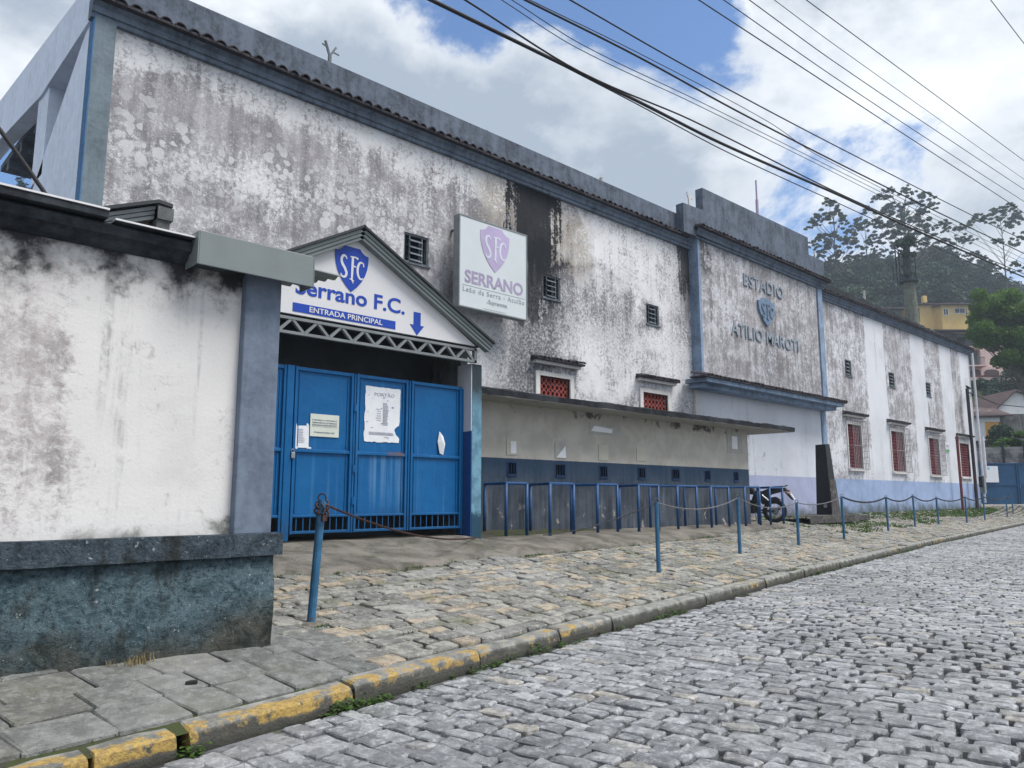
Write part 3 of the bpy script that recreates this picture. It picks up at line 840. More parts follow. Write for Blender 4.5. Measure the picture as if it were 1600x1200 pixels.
# cornice profile, swept along x
def cornice(x0, x1, y, zb, parent, slope=0., mat=None, hh=.30, yp=.2):
    prof = [(y + .1, zb), (y - .05, zb), (y - .05, zb + .07), (y - .085, zb + .08), (y - .085, zb + .17), (y - .13, zb + .21), (y - .16, zb + hh - .02), (y - yp, zb + hh), (y - yp, zb + hh + .03), (y + .1, zb + hh + .03)]
    m_ = MB(); n = len(prof); k = slope * (x1 - x0)
    m_.add([(x0, a, b) for a, b in prof] + [(x1, a, b + k) for a, b in prof], [tuple(range(n)), tuple(range(n, 2 * n))] + [(i, (i + 1) % n, n + (i + 1) % n, n + i) for i in range(n)])
    return m_.build('cornice', mat or M['cornice'], parent)
cornice(2.64, 17.95, YF - .03, 8.14, stad, hh=.27)
t_ = MB(); tiles(t_, 2.66, 17.6, YF - .30, 8.40, dx=.21, L=.34, drop=.06); t_.build('cornice_tiles', M['tiledark'], stad)
def blockpar(name, poly, y0, y1, mat, parent=stad): m_ = MB(); m_.prism(poly, y0, y1); return m_.build(name, mat, parent, bevel=.012)
blockpar('parapet', [(2.66, 8.30), (17.55, 8.30), (17.55, 9.02), (2.66, 9.02)], YF - .10, YF + .12, M['parapet'])
# name panel with stepped parapet
YP = 11.33
M['panelwall'] = plaster('name_panel_plaster', lo=.475, hi=.57, seed=7, mould=(.27, .262, .275), heavy=[(17.9, 26, 4.6, 5.2, .25), (21.5, 22.6, 4.6, 6.6, .45)], stains=[(18.0, 18.35, 7.3, 8.6, .7), (21.6, 22.2, 6.2, 7.6, .3)], white=(.56, .57, .62))
m_ = wallgrid(MB(), 18.02, 25.55, 4.5, 8.42, YP); m_.box(17.95, 25.6, YP + .01, YF + .28, 4.52, 8.41); m_.build('name_panel', M['panelwall'], stad)
s = MB(); s.box(17.93, 18.04, YP - .03, YP + .3, 4.6, 8.42); s.build('panel_pilaster', M['bluegrey'], stad)
s = MB(); s.box(25.28, 25.62, YP - .05, YP + .3, 4.6, 8.42); s.build('panel_pilaster', M['bluegrey'], stad)
cornice(17.8, 25.75, YP - .03, 8.40, stad, hh=.27)
t_ = MB(); tiles(t_, 17.7, 25.9, YP - .32, 8.68, dx=.21, L=.36, drop=.06); t_.build('panel_tiles', M['tiledark'], stad)
blockpar('stepped_parapet', [(17.21, 8.42), (17.21, 9.25), (18.2, 9.29), (18.2, 9.96), (24.72, 10.06), (24.72, 9.45), (25.85, 9.47), (25.85, 8.5)], YP - .08, YP + .16, M['parapet'])
t_ = MB(); tiles(t_, 17.3, 26.0, 10.78, 4.44, dx=.2, L=.5, drop=.12); t_.build('ledge_tiles', M['tiledark'], stad)
m_ = MB(); m_.box(17.45, 25.9, 10.86, YP + .2, 4.30, 4.415); m_.box(17.6, 25.8, 11.1, YP + .2, 4.18, 4.298); m_.build('panel_ledge', M['bluegrey'], stad)
M['lowpanel'] = plaster('lower_panel_plaster', white=(.60, .63, .70), lo=.36, hi=.45, seed=3, bands=[(1.93, (.33, .37, .56), .85)], grimebot=(.55, 1.15), mould=(.30, .31, .35))
m_ = wallgrid(MB(), 18.01, 25.9, .4, 4.35, YF - .02); m_.build('lower_wall', M['lowpanel'], stad)
s = MB(); s.box(17.92, 18.12, YF - .07, YF + .1, .4, 4.2); s.build('lower_pilaster', M['lightwhite'], stad)
s = MB(); s.box(25.62, 25.95, YF - .07, YF + .1, 1.93, 8.2); s.build('wing_pilaster', M['bluegrey'], stad)
# lettering on the panel
def pxz(px, p0, p1, y): a, za = PY(px, p0, y); b, zb = PY(px, p1, y); return a, za, zb
a, zt, zb = pxz(1160.4, 426.5, 445.5, YP); b, _, _ = pxz(1221.5, 444, 464, YP)
fit_text('name_lettering', 'ESTADIO', a, b, zb, zt, YP - .035, M['lettergrey'], stad, bold=.012, ext=.034, space=1.15)
a, zt, zb = pxz(1141.4, 502, 522, YP); b, _, _ = pxz(1246, 531, 549.5, YP)
fit_text('name_lettering', 'ATILIO MAROTI', a, b, zb, zt, YP - .035, M['lettergrey'], stad, bold=.012, ext=.034, space=1.1)
a, zt = PY(1182, 463, YP); b, _ = PY(1207, 468, YP); _, zb = PY(1194.5, 509, YP)
o = emblem(stad, a, b, zb, zt, YP - .06, M['shieldgrey'], M['cornice'], ext=.06)
# wing
M['wingwall'] = plaster('wing_plaster', lo=.475, hi=.575, seed=11, white=(.60, .62, .67), mould=(.28, .272, .29),
    stripes=[(29.9, 31.7, .17), (34.7, 36.3, .17), (38.4, 39.9, .15), (41.2, 42.9, .12)], clean=[(26, 43, 1.8, 3.2, .05), (26, 43, 3.6, 4.4, .02)],
    bands=[(1.92, (.27, .36, .56), .93)], grimebot=(.62, 1.25))
WX1 = 42.75
def wx(px, py, y=YF): return PY(px, py, y)
LW = []
for q in (((1319.4, 561), (1331, 589)), ((1388, 581), (1398.6, 606)), ((1446, 597), (1455, 620))):
    a, zt = wx(*q[0]); b, zb = wx(*q[1]); LW.append((a, b, zb, zt))
GW = []
for q in (((1323, 662), (1348, 732)), ((1391, 673), (1415, 737)), ((1450, 684), (1470, 742)), ((1498, 692), (1517, 745))):
    a, zt = wx(*q[0]); b, zb = wx(*q[1]); GW.append((a, b, zb, zt - .0))
wtop = lambda x: 8.22 + (x - 26) * .0075
m_ = wallgrid(MB(), 25.95, WX1, .4, 8.22, YF, LW + GW, ztop=wtop); m_.build('wing_wall', M['wingwall'], stad)
for h in LW: louvre(stad, *h, YF)
for k, (a, b, c_, d_) in enumerate(GW):
    w = MB(); breeze(w, a, b, c_, d_, YF + .04, 8, 13); o = w.build('block_window', M['brick2'], stad)
    s = MB(); s.box(a - .08, a, YF - .03, YF + .04, c_ - .02, d_ + .12); s.box(b, b + .08, YF - .03, YF + .04, c_ - .02, d_ + .12); s.box(a, b, YF - .03, YF + .04, d_, d_ + .12)
    s.box(a - .12, b + .12, YF - .09, YF + .02, c_ - .11, c_ - .021); s.build('window_surround', M['lightwhite'], o)
    hood(stad, a - .32, b + .34, d_ + .38, YF)
    if k < 3:
        i_ = MB(); y = YF - .24
        n = 9
        for i in range(n + 1):
            xx = a - .06 + (b - a + .12) * i / n
            i_.bar((xx, y, c_ - .06), (xx, y, d_ + .16), .014)
        for zz in (c_ - .04, (c_ + d_) / 2, d_ + .14):
            i_.bar((a - .06, y, zz), (b + .06, y, zz), .016)
            for xx in (a - .06, b + .06): i_.bar((xx, y, zz), (xx, YF, zz), .016)
        for i in range(1, 8):
            zz = c_ - .04 + (d_ - c_ + .18) * i / 8
            i_.bar((b + .06, y + .0, zz), (b + .06, YF, zz), .012)
        i_.build('window_grille', M['iron'], o)
cornice(25.75, WX1 + .1, YF - .03, 8.2, stad, slope=.0075, hh=.26, yp=.17)
t_ = MB(); tiles(t_, 25.9, WX1 + .12, YF - .28, 8.47, dx=.21, L=.30, drop=.05, slope=.007); t_.build('wing_tiles', M['tiledark'], stad)
pp = [(26.0, 8.5)]
n = 70
tops = []
for i in range(n + 1):
    x = 26.0 + (WX1 - 26.0) * i / n
    tops.append((x, 8.86 - .12 * (i / n) ** 2 + .07 * fn(x, 1, 2.2) + .05 * fn(x, 4, 7)))
blockpar('wing_parapet', [(26.0, 8.44)] + tops + [(WX1, 8.54)], YF - .10, YF + .1, M['gutterdark'])
# grandstand behind the left corner
gs = thing('grandstand', 'white concrete grandstand frame with sloping side wall behind the left end of the stained wall', 'grandstand', (2.8, 15, .7))
def yz(px, py, x=2.75): return PX(px, py, x)
m_ = MB(); m_.prism([yz(146, 28), yz(50, 308), (14.7, 3), (11.72, 3), (11.72, 8.3)], 2.72, 2.95, 'x'); m_.build('side_wall', M['concretewhite'], gs)
m_ = MB(); m_.prism([(11.72, 8.52), yz(134, -6), yz(-60, 245), yz(-60, 300), yz(0, 226), (14.6, 8.15), (11.72, 8.2)], 2.68, 2.95, 'x'); m_.build('roof_beam', M['concretewhite'], gs)
m_ = MB(); m_.box(2.66, 2.7, 11.72, 11.73, 8.2, 8.3)
y0, z0 = yz(60, 146); y1, _ = yz(72, 146)
m_ = MB(); m_.box(2.72, 3.1, 14.15, 14.9, 6.6, 8.28); m_.build('column', M['concretewhite'], gs)
m_ = MB(); m_.prism([(14.15, 6.6), (14.9, 6.6), (14.8, 3), (14.35, 3)], 2.725, 3.09, 'x'); m_.build('column_base', M['navy'], gs)
m_ = MB()
m_.box(2.96, 26, 11.9, 19.5, 8.42, 8.55)
for i in range(6): m_.box(2.96 + .001, 26, 12.6 + i * 1.2, 12.8 + i * 1.2, 8.2, 8.42)
m_.build('roof_slab', M['soffit'], gs)
# antennas and barbed wire brackets on the parapet
def ybracket(px, py0, py1, y, lab, kind='fork'):
    x, z1 = PY(px, py0, y); _, z0 = PY(px, py1, y); z0 -= .15
    m_ = MB()
    if kind == 'fork':
        zm = z0 + (z1 - z0) * .55
        m_.bar((x, y, z0), (x, y, zm), .05); m_.bar((x, y, zm), (x - .11, y - .02, z1), .035); m_.bar((x, y, zm), (x + .13, y + .02, z1 - .02), .035)
        m_.bar((x - .08, y - .02, zm + .15), (x - .17, y - .02, zm + .17), .02); m_.bar((x + .08, y + .02, zm + .12), (x + .2, y + .02, zm + .11), .02)
        o = m_.build('wire_bracket', M['frame'] if y > 11.5 else M['lightwhite']); return tag(o, lab, 'bracket', 'forked brackets along the parapet')
    m_.tube([(x, y, z0), (x, y, z1)], .03 if kind == 'mast' else .045, 6)
    if kind == 'mast': m_.tube([(x, y, z0), (x, y, z0 + (z1 - z0) * .5)], .05, 6)
    o = m_.build('mast' if kind == 'mast' else 'parapet_stub', M['lilac2'] if kind == 'mast' else M['iron'])
    return tag(o, lab, 'mast' if kind == 'mast' else 'stub')
ybracket(516, 68, 101, 11.55, 'forked metal bracket on the left parapet against the cloud, largest of the three')
ybracket(1076, 301, 322, 11.4, 'small forked bracket on the first step of the stepped parapet')
ybracket(1273, 394, 404, 11.4, 'small forked bracket on the right step of the parapet before the trees')
ybracket(1181, 282, 334, 11.45, 'thin upright mast rising behind the highest part of the stepped parapet', 'mast')
ybracket(760, 204, 208, 11.6, 'tiny stub of pipe on the parapet above the square sign', 'stub')
ybracket(939, 278, 287, 11.6, 'short stub of pipe on the parapet near the stepped parapet', 'stub')
ybracket(1350, 454, 462, 11.6, 'pale stub standing on the ragged parapet of the far wing', 'stub')
# ================================================================== GATEHOUSE (pediment over the gate)
YG = 8.55
gh = thing('gatehouse', 'gabled metal-roofed gatehouse with white sign pediment and steel truss over the blue gate', 'gatehouse', (5.4, 8.6, .75))
XA, ZA = 5.33, 4.86          # apex
XL, XR = 3.0, 7.68; ZE = 3.60
m_ = MB(); m_.prism([(3.25, 3.53), (7.42, 3.53), (XA, ZA - .13)], YG, YG + .05); sign = m_.build('sign_pediment', M['signwhite'], gh)
for (xa, za, xb, zb) in ((XL, ZE, XA, ZA), (XA, ZA, XR, ZE)):
    dx, dz = xb - xa, zb - za; L = math.hypot(dx, dz); nx, nz = dz / L, -dx / L     # downwards normal
    if nz > 0: nx, nz = -nx, -nz
    def off(t, d): return (xa + dx * t + nx * d, za + dz * t + nz * d)
    m_ = MB()
    m_.prism([off(0, .035), off(1, .035), off(1, .075), off(0, .075)], YG - .13, YG + .0)
    m_.prism([off(0, .08), off(1, .08), off(1, .12), off(0, .12)], YG - .115, YG + .0)
    m_.prism([off(0, .124), off(1, .124), off(1, .165), off(0, .165)], YG - .10, YG + .0)
    m_.build('fascia', M['metalgrey'], gh)
    m_ = MB(); m_.prism([off(0, 0), off(1, 0), off(1, .03), off(0, .03)], YG - .16, YF - .02); m_.build('roof', M['roofdark'], gh)
t_ = MB()
z1, z0 = 3.49, 3.275
t_.box(3.0, 7.42, YG - .02, YG + .04, z1 - .035, z1); t_.box(3.0, 7.42, YG - .02, YG + .04, z0, z0 + .035)
n = 10; wdt = (7.38 - 3.9) / n * 1.0
for i in range(13):
    xa = 7.38 - (i + 1) * wdt
    if xa < 3.0: break
    t_.bar((xa, YG + .01, z0 + .02), (xa + wdt / 2, YG + .01, z1 - .02), .035, .05); t_.bar((xa + wdt / 2, YG + .01, z1 - .02), (xa + wdt, YG + .01, z0 + .02), .035, .05)
t_.box(7.38, 7.43, YG - .02, YG + .04, z0, z1)
t_.build('truss', M['metalgrey2'], gh)
# side walls, dark inside
m_ = MB(); m_.box(3.05, 3.2, 8.6, YF - .01, .6, 3.55); m_.build('side_wall', M['greywall'], gh)
m_ = MB(); m_.box(7.42, 7.56, 8.9, YF - .01, .6, 3.5); m_.build('side_wall', M['greywall'], gh)
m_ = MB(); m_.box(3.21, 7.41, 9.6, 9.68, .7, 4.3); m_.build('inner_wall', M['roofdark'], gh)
g = G('gate_pillar_paint', .8, .2)
n = g.noise(5, 8, .65); f_ = g.noise(25, 6, .7)
up = g.step(g.math('ADD', g.Z, g.math('MULTIPLY', g.math('SUBTRACT', n, .5), .02)), 2.255, 2.27)
c = g.mix(up, (.012, .06, .20), (.50, .52, .57))
c = g.mix(g.math('MULTIPLY', g.step(f_, .62, .68), .6), c, (.12, .11, .11))
g.col(c).bump(f_, .004); M['pillarin'] = g.m
g = G('gate_pillar_front', .8, .2)
n = g.noise(5, 8, .65); f_ = g.noise(25, 6, .7)
c = g.mix(g.step(n, .4, .6), (.09, .19, .27), (.15, .30, .40))
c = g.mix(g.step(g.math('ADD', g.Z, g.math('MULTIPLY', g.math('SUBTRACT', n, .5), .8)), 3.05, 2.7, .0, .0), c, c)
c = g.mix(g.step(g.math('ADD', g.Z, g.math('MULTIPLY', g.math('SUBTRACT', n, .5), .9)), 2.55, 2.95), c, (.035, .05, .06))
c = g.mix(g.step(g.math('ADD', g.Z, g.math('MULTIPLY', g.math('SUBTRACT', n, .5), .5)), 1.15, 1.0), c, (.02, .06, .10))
c = g.mix(g.math('MULTIPLY', g.step(f_, .60, .66), .7), c, (.05, .06, .07))
g.col(c).bump(f_, .006); M['pillarout'] = g.m
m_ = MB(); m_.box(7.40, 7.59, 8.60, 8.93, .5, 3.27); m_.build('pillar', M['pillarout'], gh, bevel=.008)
m_ = MB(); m_.box(7.385, 7.399, 8.605, 8.925, .5, 3.27); m_.build('pillar_face', M['pillarin'], gh)
# writing on the pediment
yS = YG - .005
x0, zt = PY(458, 444, YG); x1, zb = PY(632, 491.5, YG)
# left: S top-left about (459,432); baseline measured under e, o, C
bx, bz = PY(614, 490, YG)
cap = PY(606, 466, YG)[1]
fit_text('lettering', 'Serrano F.C.', PY(461, 470, YG)[0], x1, PY(629, 491.5, YG)[1] , PY(595, 461, YG)[1], yS, M['signblue'], sign, bold=.022)
xa, za = PY(457.5, 472, YG); xb, zb = PY(617.5, 514, YG)
m_ = MB(); m_.box(xa, xb, yS, YG - .001, PY(457.5, 486, YG)[1], za); bar = m_.build('entrance_band', M['signblue'], sign)
xa2 = PY(483, 485, YG)[0]; xb2 = PY(597, 505, YG)[0]; zz0 = PY(457.5, 486, YG)[1]; hh = za - zz0
fit_text('band_lettering', 'ENTRADA PRINCIPAL', xa2, xb2, zz0 + hh * .2, za - hh * .17, yS - .005, M['signwhite'], bar, bold=.012)
cx = PY(651.5, 505, YG)[0]; zt = PY(651, 488, YG)[1]; zb = PY(651, 524, YG)[1]; w = (PY(662, 505, YG)[0] - PY(640, 505, YG)[0]) / 2
zm = zb + (zt - zb) * .44
m_ = MB(); m_.prism([(cx - w * .5, zt), (cx + w * .5, zt), (cx + w * .5, zm), (cx + w, zm), (cx, zb), (cx - w, zm), (cx - w * .5, zm)], yS, YG - .001); m_.build('arrow', M['signblue'], sign)
emblem(sign, PY(523, 396, YG)[0], PY(575.5, 405, YG)[0], PY(548, 456, YG)[1], PY(548, 386, YG)[1], YG - .008, M['signblue'], M['signwhite'], ext=.006)
# ================================================================== GATE
YD = 8.80
gate = thing('metal_gate', 'wide blue sheet-metal folding gate with short bars along its foot under the pediment', 'gate', (5.4, YD, .75))
leaves = [(3.22, 4.50), (4.62, 5.47), (5.52, 6.36), (6.42, 7.34)]
for i, (a, b) in enumerate(leaves):
    m_ = MB()
    m_.box(a, b, YD, YD + .02, 1.07, 1.87); m_.box(a, b, YD, YD + .02, 1.87, 2.91); m_.build('panel', M['gateblue'], gate)
    f = MB(); t = .035
    f.box(a, a + t, YD - .035, YD - .002, .84, 2.93); f.box(b - t, b, YD - .035, YD - .002, .84, 2.93)
    f.box(a + t, b - t, YD - .03, YD - .002, 2.88, 2.925); f.box(a + t, b - t, YD - .03, YD - .002, 1.85, 1.89)
    f.box(a + t, b - t, YD - .03, YD - .002, 1.045, 1.075); f.box(a + t, b - t, YD - .03, YD - .002, .845, .88)
    f.box(a + t + .03, a + t + .045, YD - .012, YD - .002, 1.10, 1.82); f.box(b - t - .045, b - t - .03, YD - .012, YD - .002, 1.10, 1.82)
    f.box(a + t + .03, a + t + .045, YD - .012, YD - .002, 1.92, 2.85); f.box(b - t - .045, b - t - .03, YD - .012, YD - .002, 1.92, 2.85)
    f.build('leaf_frame', M['gateblue'], gate, bevel=.006)
    br = MB(); n = 9
    for k in range(1, n):
        xx = a + (b - a) * k / n; br.bar((xx, YD - .01, .88), (xx, YD - .01, 1.045), .012)
    br.build('foot_bars', M['gateblue'], gate)
m_ = MB(); m_.box(4.50, 4.60, YD - .05, YD + .05, .76, 2.93); m_.build('post', M['gateblue'], gate, bevel=.008)
m_ = MB(); m_.box(7.345, 7.378, YD - .03, YD + .03, .76, 2.9); m_.build('post', M['gateblue'], gate, bevel=.004)
m_ = MB()
for xx in (5.495, 6.39): m_.tube([(xx, YD - .02, .84), (xx, YD - .02, 2.92)], .017, 8)
for zz in (2.42, 1.62, 1.2): m_.tube([(5.495, YD - .035, zz), (5.495, YD - .035, zz + .09)], .026, 8)
m_.build('hinge', M['gateblue'], gate)
m_ = MB(); m_.box(4.585, 4.635, YD - .075, YD - .05, 1.77, 1.84); m_.torus((4.61, YD - .06, 1.86), (0, 1, 0), .022, .006, 14, 6); m_.build('padlock', M['chrome'], gate, bevel=.004)
# papers stuck on the gate
def curled(name, poly, y, mat, parent=None, amp=.008):
    m_ = MB(); m_.prism(poly, y, y + .002); return m_.build(name, mat, parent)
def P2(px, py, y): return PY(px, py, y)
yp = YD - .008
nt = thing('paper_notice', 'small white paper taped at its corners on the gate left of the cream plaque', 'notice', (PY(470, 682, yp)[0], yp, PY(470, 700, yp)[1]))
curled('sheet', [P2(460, 665, yp), P2(483, 665, yp), P2(482, 700, yp), P2(459, 699, yp)], yp, M['paper'], nt)
m_ = MB()
for q in ([(457, 665), (463, 661.5), (464, 666), (459, 668)], [(479, 662), (481, 661.5), (483, 666), (479, 666)], [(456.5, 697), (460, 695), (465, 700.5), (463, 701.5)], [(480, 697.5), (486, 699), (486, 701), (479, 701)]):
    m_.prism([P2(a, b, yp) for a, b in q], yp - .003, yp - .001)
m_.build('tape', M['paper'], nt)
m_ = MB()
rr_ = random.Random(4)
for i in range(9):
    py = 670 + i * 2.5
    m_.prism([P2(464.5, py, yp), P2(464.5 + rr_.uniform(8, 13), py + .4, yp), P2(464.5 + 9, py + 1.2, yp), P2(464.5, py + .9, yp)], yp - .0035, yp - .0012)
m_.build('print_lines', M['paperink'], nt)
pl = thing('plaque', 'cream rectangular plaque with three dark lines of capitals on the gate', 'plaque', (PY(507, 665, yp)[0], yp, PY(507, 682, yp)[1]))
xa, zt = P2(485.2, 646, yp); xb, _ = P2(530, 648.5, yp); _, zb = P2(485, 681.3, yp)
m_ = MB(); m_.box(xa, xb, yp - .004, yp + .004, zb, zt); m_.build('board', M['plaque'], pl)
H = zt - zb; W = xb - xa
for k, s in enumerate(('É PROIBIDO A ENTRADA E', 'PERMANÊNCIA DE PESSOAS', 'ESTRANHAS NESTE RECINTO')):
    fit_text('plaque_lettering', s, xa + W * .07, xb - W * .08, zt - H * (.30 + .115 * k), zt - H * (.225 + .115 * k), yp - .006, M['ink'], pl, bold=.01, ext=.002)
fit_text('plaque_lettering', 'SERRANO FOOTBALL CLUB', xa + W * .22, xb - W * .16, zt - H * .85, zt - H * .79, yp - .006, M['ink'], pl, bold=.01, ext=.002)
m_ = MB(); m_.disc((xa + W * .17, yp - .005, zt - H * .81), H * .035, (0, 1, 0), .002, 12); m_.box(xa + W * .06, xb - W * .05, yp - .006, yp - .0045, zt - H * .57, zt - H * .565); m_.build('plaque_mark', M['ink'], pl)
bp = thing('paper_poster', 'large torn white poster glued on the gate above the rust streak', 'poster', (PY(598, 640, yp)[0], yp, PY(598, 692, yp)[1]))
xa, zt = P2(571.5, 602.5, yp); xb, _ = P2(626, 609, yp); _, zb = P2(569.5, 689.5, yp)
poly = []
rr_ = random.Random(5)
def edge(p, q, n, a):
    for i in range(n):
        t = i / n; poly.append((p[0] + (q[0] - p[0]) * t + rr_.uniform(-a, a), p[1] + (q[1] - p[1]) * t + rr_.uniform(-a, a)))
edge((xa, zt), (xb, zt), 14, .004); edge((xb, zt), (xb - .005, zb + .26), 12, .003)
cxx, czz = xb - .02, zb + .16
for i in range(9):
    t = R(80 + 190 * i / 8); poly.append((cxx - .01 + .055 * math.cos(t) * (1 + rr_.uniform(-.2, .2)), czz + .07 * math.sin(t) * (1 + rr_.uniform(-.1, .1))))
edge((xb - .01, zb + .07), (xb - .01, zb), 3, .003); edge((xb - .01, zb), (xa - .0, zb), 14, .007); edge((xa - .005, zb), (xa, zt), 18, .008)
curled('sheet', poly, yp, M['paper'], bp)
m_ = MB()
W, H = xb - xa, zt - zb
def ln(x0, x1, z, h=.008): m_.box(xa + W * x0, xa + W * x1, yp - .004, yp - .001, zt - H * z - h, zt - H * z)
for i in range(16): ln(.5, .5 + rr_.uniform(.1, .16), .28 + i * .026, .012)
for i in range(6): ln(.3 + rr_.uniform(0, .05), .45, .40 + i * .04, .006)
ln(.12, .8, .82, .018); ln(.12, .82, .85, .014); ln(.55, .65, .90)
m_.build('faded_print', M['paperink'], bp)
fit_text('faded_title', 'PORTÃO', xa + W * .25, xa + W * .82, zt - H * .165, zt - H * .09, yp - .005, M['paperink'], bp, ext=.003)
m_ = MB()
for i in range(16):
    u, v = rr_.random() * .9 + .04, rr_.random() * .9 + .04
    if u > .25 and u < .8 and rr_.random() < .5: u = .95 if rr_.random() < .5 else .06
    x_, z_ = xa + W * u, zt - H * v; s = rr_.uniform(.006, .016)
    m_.prism([(x_ - s, z_ - s * .2), (x_, z_ - s * .5), (x_ + s * 1.3, z_ + s * .2), (x_ + s * .4, z_ + s * .45)], yp - .004, yp - .001)
m_.build('tear', M['gateblue'], bp)
m_ = MB()
q = [P2(686, 674, yp), P2(690.5, 682, yp), P2(695, 694, yp), P2(692.5, 700, yp), P2(692, 711, yp), P2(685, 708.5, yp), P2(683.2, 690, yp)]
m_.v = [(a, yp - .01 - .02 * ((i % 2)), b) for i, (a, b) in enumerate(q)] + [((q[0][0] + q[3][0]) / 2, yp - .06, (q[0][1] + q[4][1]) / 2)]
m_.f = [(i, (i + 1) % 7, 7) for i in range(7)]
o = m_.build('paper_scrap', M['paper']); md = o.modifiers.new('solid', 'SOLIDIFY'); md.thickness = .003
tag(o, 'crumpled white paper scrap hanging from the right leaf of the blue gate', 'paper')
# ================================================================== LEFT BOUNDARY WALL
YL = 5.25
bw = thing('boundary_wall', 'low white stained wall with blue-grey end pillar and dark painted stone plinth at left', 'wall', (.5, YL, .3))
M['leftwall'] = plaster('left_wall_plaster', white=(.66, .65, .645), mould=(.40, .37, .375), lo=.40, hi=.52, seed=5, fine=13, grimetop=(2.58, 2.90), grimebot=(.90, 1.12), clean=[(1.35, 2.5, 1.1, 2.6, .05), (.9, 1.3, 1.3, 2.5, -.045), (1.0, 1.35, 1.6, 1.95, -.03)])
m_ = MB()
nx = 60; xs_ = [-7 + 9.36 * i / nx for i in range(nx + 1)]; zs_ = [1.0 + 1.95 * j / 16 for j in range(17)]
v = [(x, YL + .02 + .012 * fn(x, z, .8, 9) + .004 * fn(x, z, 4, 9), z) for z in zs_ for x in xs_]
m_.add(v, [(j * (nx + 1) + i, j * (nx + 1) + i + 1, (j + 1) * (nx + 1) + i + 1, (j + 1) * (nx + 1) + i) for j in range(16) for i in range(nx)])
m_.box(-7, 2.5, YL + .08, YL + .3, .2, 2.95)
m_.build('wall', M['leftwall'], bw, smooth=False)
M['leftpillar'] = weathered('pillar_blue_grey', (.15, .185, .245), (.085, .108, .15), .36, .6, 2.2, .004)
m_ = MB(); m_.box(2.325, 2.60, YL - .05, YL + .25, 1.04, 2.95); m_.build('pillar', M['leftpillar'], bw, bevel=.01)
m_ = MB(); m_.box(2.40, 2.58, YL + .26, 8.55, .3, 2.9); m_.build('return_wall', M['greywall'], bw)
def rough_slab(x0, x1, y0, y1, z0, z1, n, m, amp, seed, zb=None, lean=0):
    """long block with an uneven front and top"""
    m_ = MB(); v = []
    for i in range(n + 1):
        x = x0 + (x1 - x0) * i / n
        for j in range(m + 1):
            z = z0 + (z1 - z0) * j / m
            v.append((x, y0 + lean * (1 - j / m) + amp * (fn(x * 2.2, z * 2.2, 1, seed) + .5 * fn(x * 7, z * 7, 1, seed + 2)), z + .4 * amp * fn(x * 3, z, 1, seed + 5)))
        v.append((x, y1, z1 + .2 * amp * fn(x * 3, 9, 1, seed)))
    w = m + 2
    f = [(i * w + j, (i + 1) * w + j, (i + 1) * w + j + 1, i * w + j + 1) for i in range(n) for j in range(m + 1)]
    m_.add(v, f)
    yf_ = [(n * w + j) for j in range(m + 1)]
    m_.add([(x1, y1, z0)], [])
    k = len(m_.v) - 1
    m_.f.append(tuple(yf_ + [n * w + m + 1, k]))
    return m_
def plinth_mat(name, dark):
    g = G(name, .85, .25)
    a = g.noise(7, 10, .72, dist=.8); f_ = g.noise(30, 9, .75); b = g.noise(1.9, 8, .7, loc=(3, 1, 0))
    c = g.mix(g.step(a, .38, .62), (.065, .115, .145) if not dark else (.045, .065, .085), (.15, .225, .265) if not dark else (.10, .14, .18))
    c = g.mix(g.step(f_, .54, .62, 0, .85), c, (.20, .29, .32) if not dark else (.15, .18, .21))
    c = g.mix(g.step(f_, .46, .38, 0, .75), c, (.012, .018, .022))
    dr = g.noise(1, 8, .7, vec=g.scale(g.P, 5, 5, 1.3, (2, 0, 0)))
    c = g.mix(g.math('MULTIPLY', g.step(g.math('ADD', g.math('MULTIPLY', b, .5), g.math('MULTIPLY', dr, .5)), .50, .60), .85), c, (.025, .027, .022))
    if not dark:
        zz = g.math('ADD', g.Z, g.math('MULTIPLY', g.math('SUBTRACT', b, .5), .9))
        c = g.mix(g.math('MULTIPLY', g.step(zz, .30, .52, 1., 0.), .85), c, g.mix(g.step(a, .4, .6), (.03, .032, .022), (.10, .095, .075)))
    c = g.mix(g.step(g.noise(26, 5, .6), .66, .70), c, (.42, .46, .47))
    g.col(c).bump(g.math('ADD', a, f_), .06); return g.m
M['plinth'] = plinth_mat('rough_plinth_paint', False); M['ledge'] = plinth_mat('ledge_paint', True)
rough_slab(-7, 2.615, YL - .06, YL + .2, .05, .90, 220, 20, .035, 2, lean=-.05).build('plinth', M['plinth'], bw, smooth=True)
m_ = rough_slab(-7, 2.66, YL - .115, YL + .2, .895, 1.045, 150, 4, .010, 6); m_.build('ledge', M['ledge'], bw, smooth=False)
# eaves: moulding, gutter, bright roof edge, metal fascia, corrugated sheet
m_ = MB()
prof = [(YL + .1, 2.875), (YL + .0, 2.88), (YL - .04, 2.90), (YL - .06, 2.93), (YL - .11, 2.945), (YL - .13, 3.0), (YL - .10, 3.01), (YL - .10, 3.02), (YL + .1, 3.02)]
n = len(prof); m_.add([(-7, a, b) for a, b in prof] + [(2.36, a, b) for a, b in prof], [tuple(range(n)), tuple(range(n, 2 * n))] + [(i, (i + 1) % n, n + (i + 1) % n, n + i) for i in range(n)])
m_.build('eaves_moulding', M['gutterdark'], bw)
m_ = MB(); m_.box(-7, 1.36, YL - .17, YL + .05, 3.03, 3.075); m_.box(1.40, 1.9, YL - .16, YL + .05, 3.0215, 3.027); m_.build('gutter', M['gutterdark'], bw, bevel=.008)
m_ = MB(); m_.box(-7, 1.36, YL - .178, 6.2, 3.078, 3.09); m_.build('roof_sheet', M['signwhite'], bw)
m_ = MB(); m_.box(1.40, 1.9, YL - .168, 6.2, 3.029, 3.04); m_.build('roof_sheet', M['signwhite'], bw)
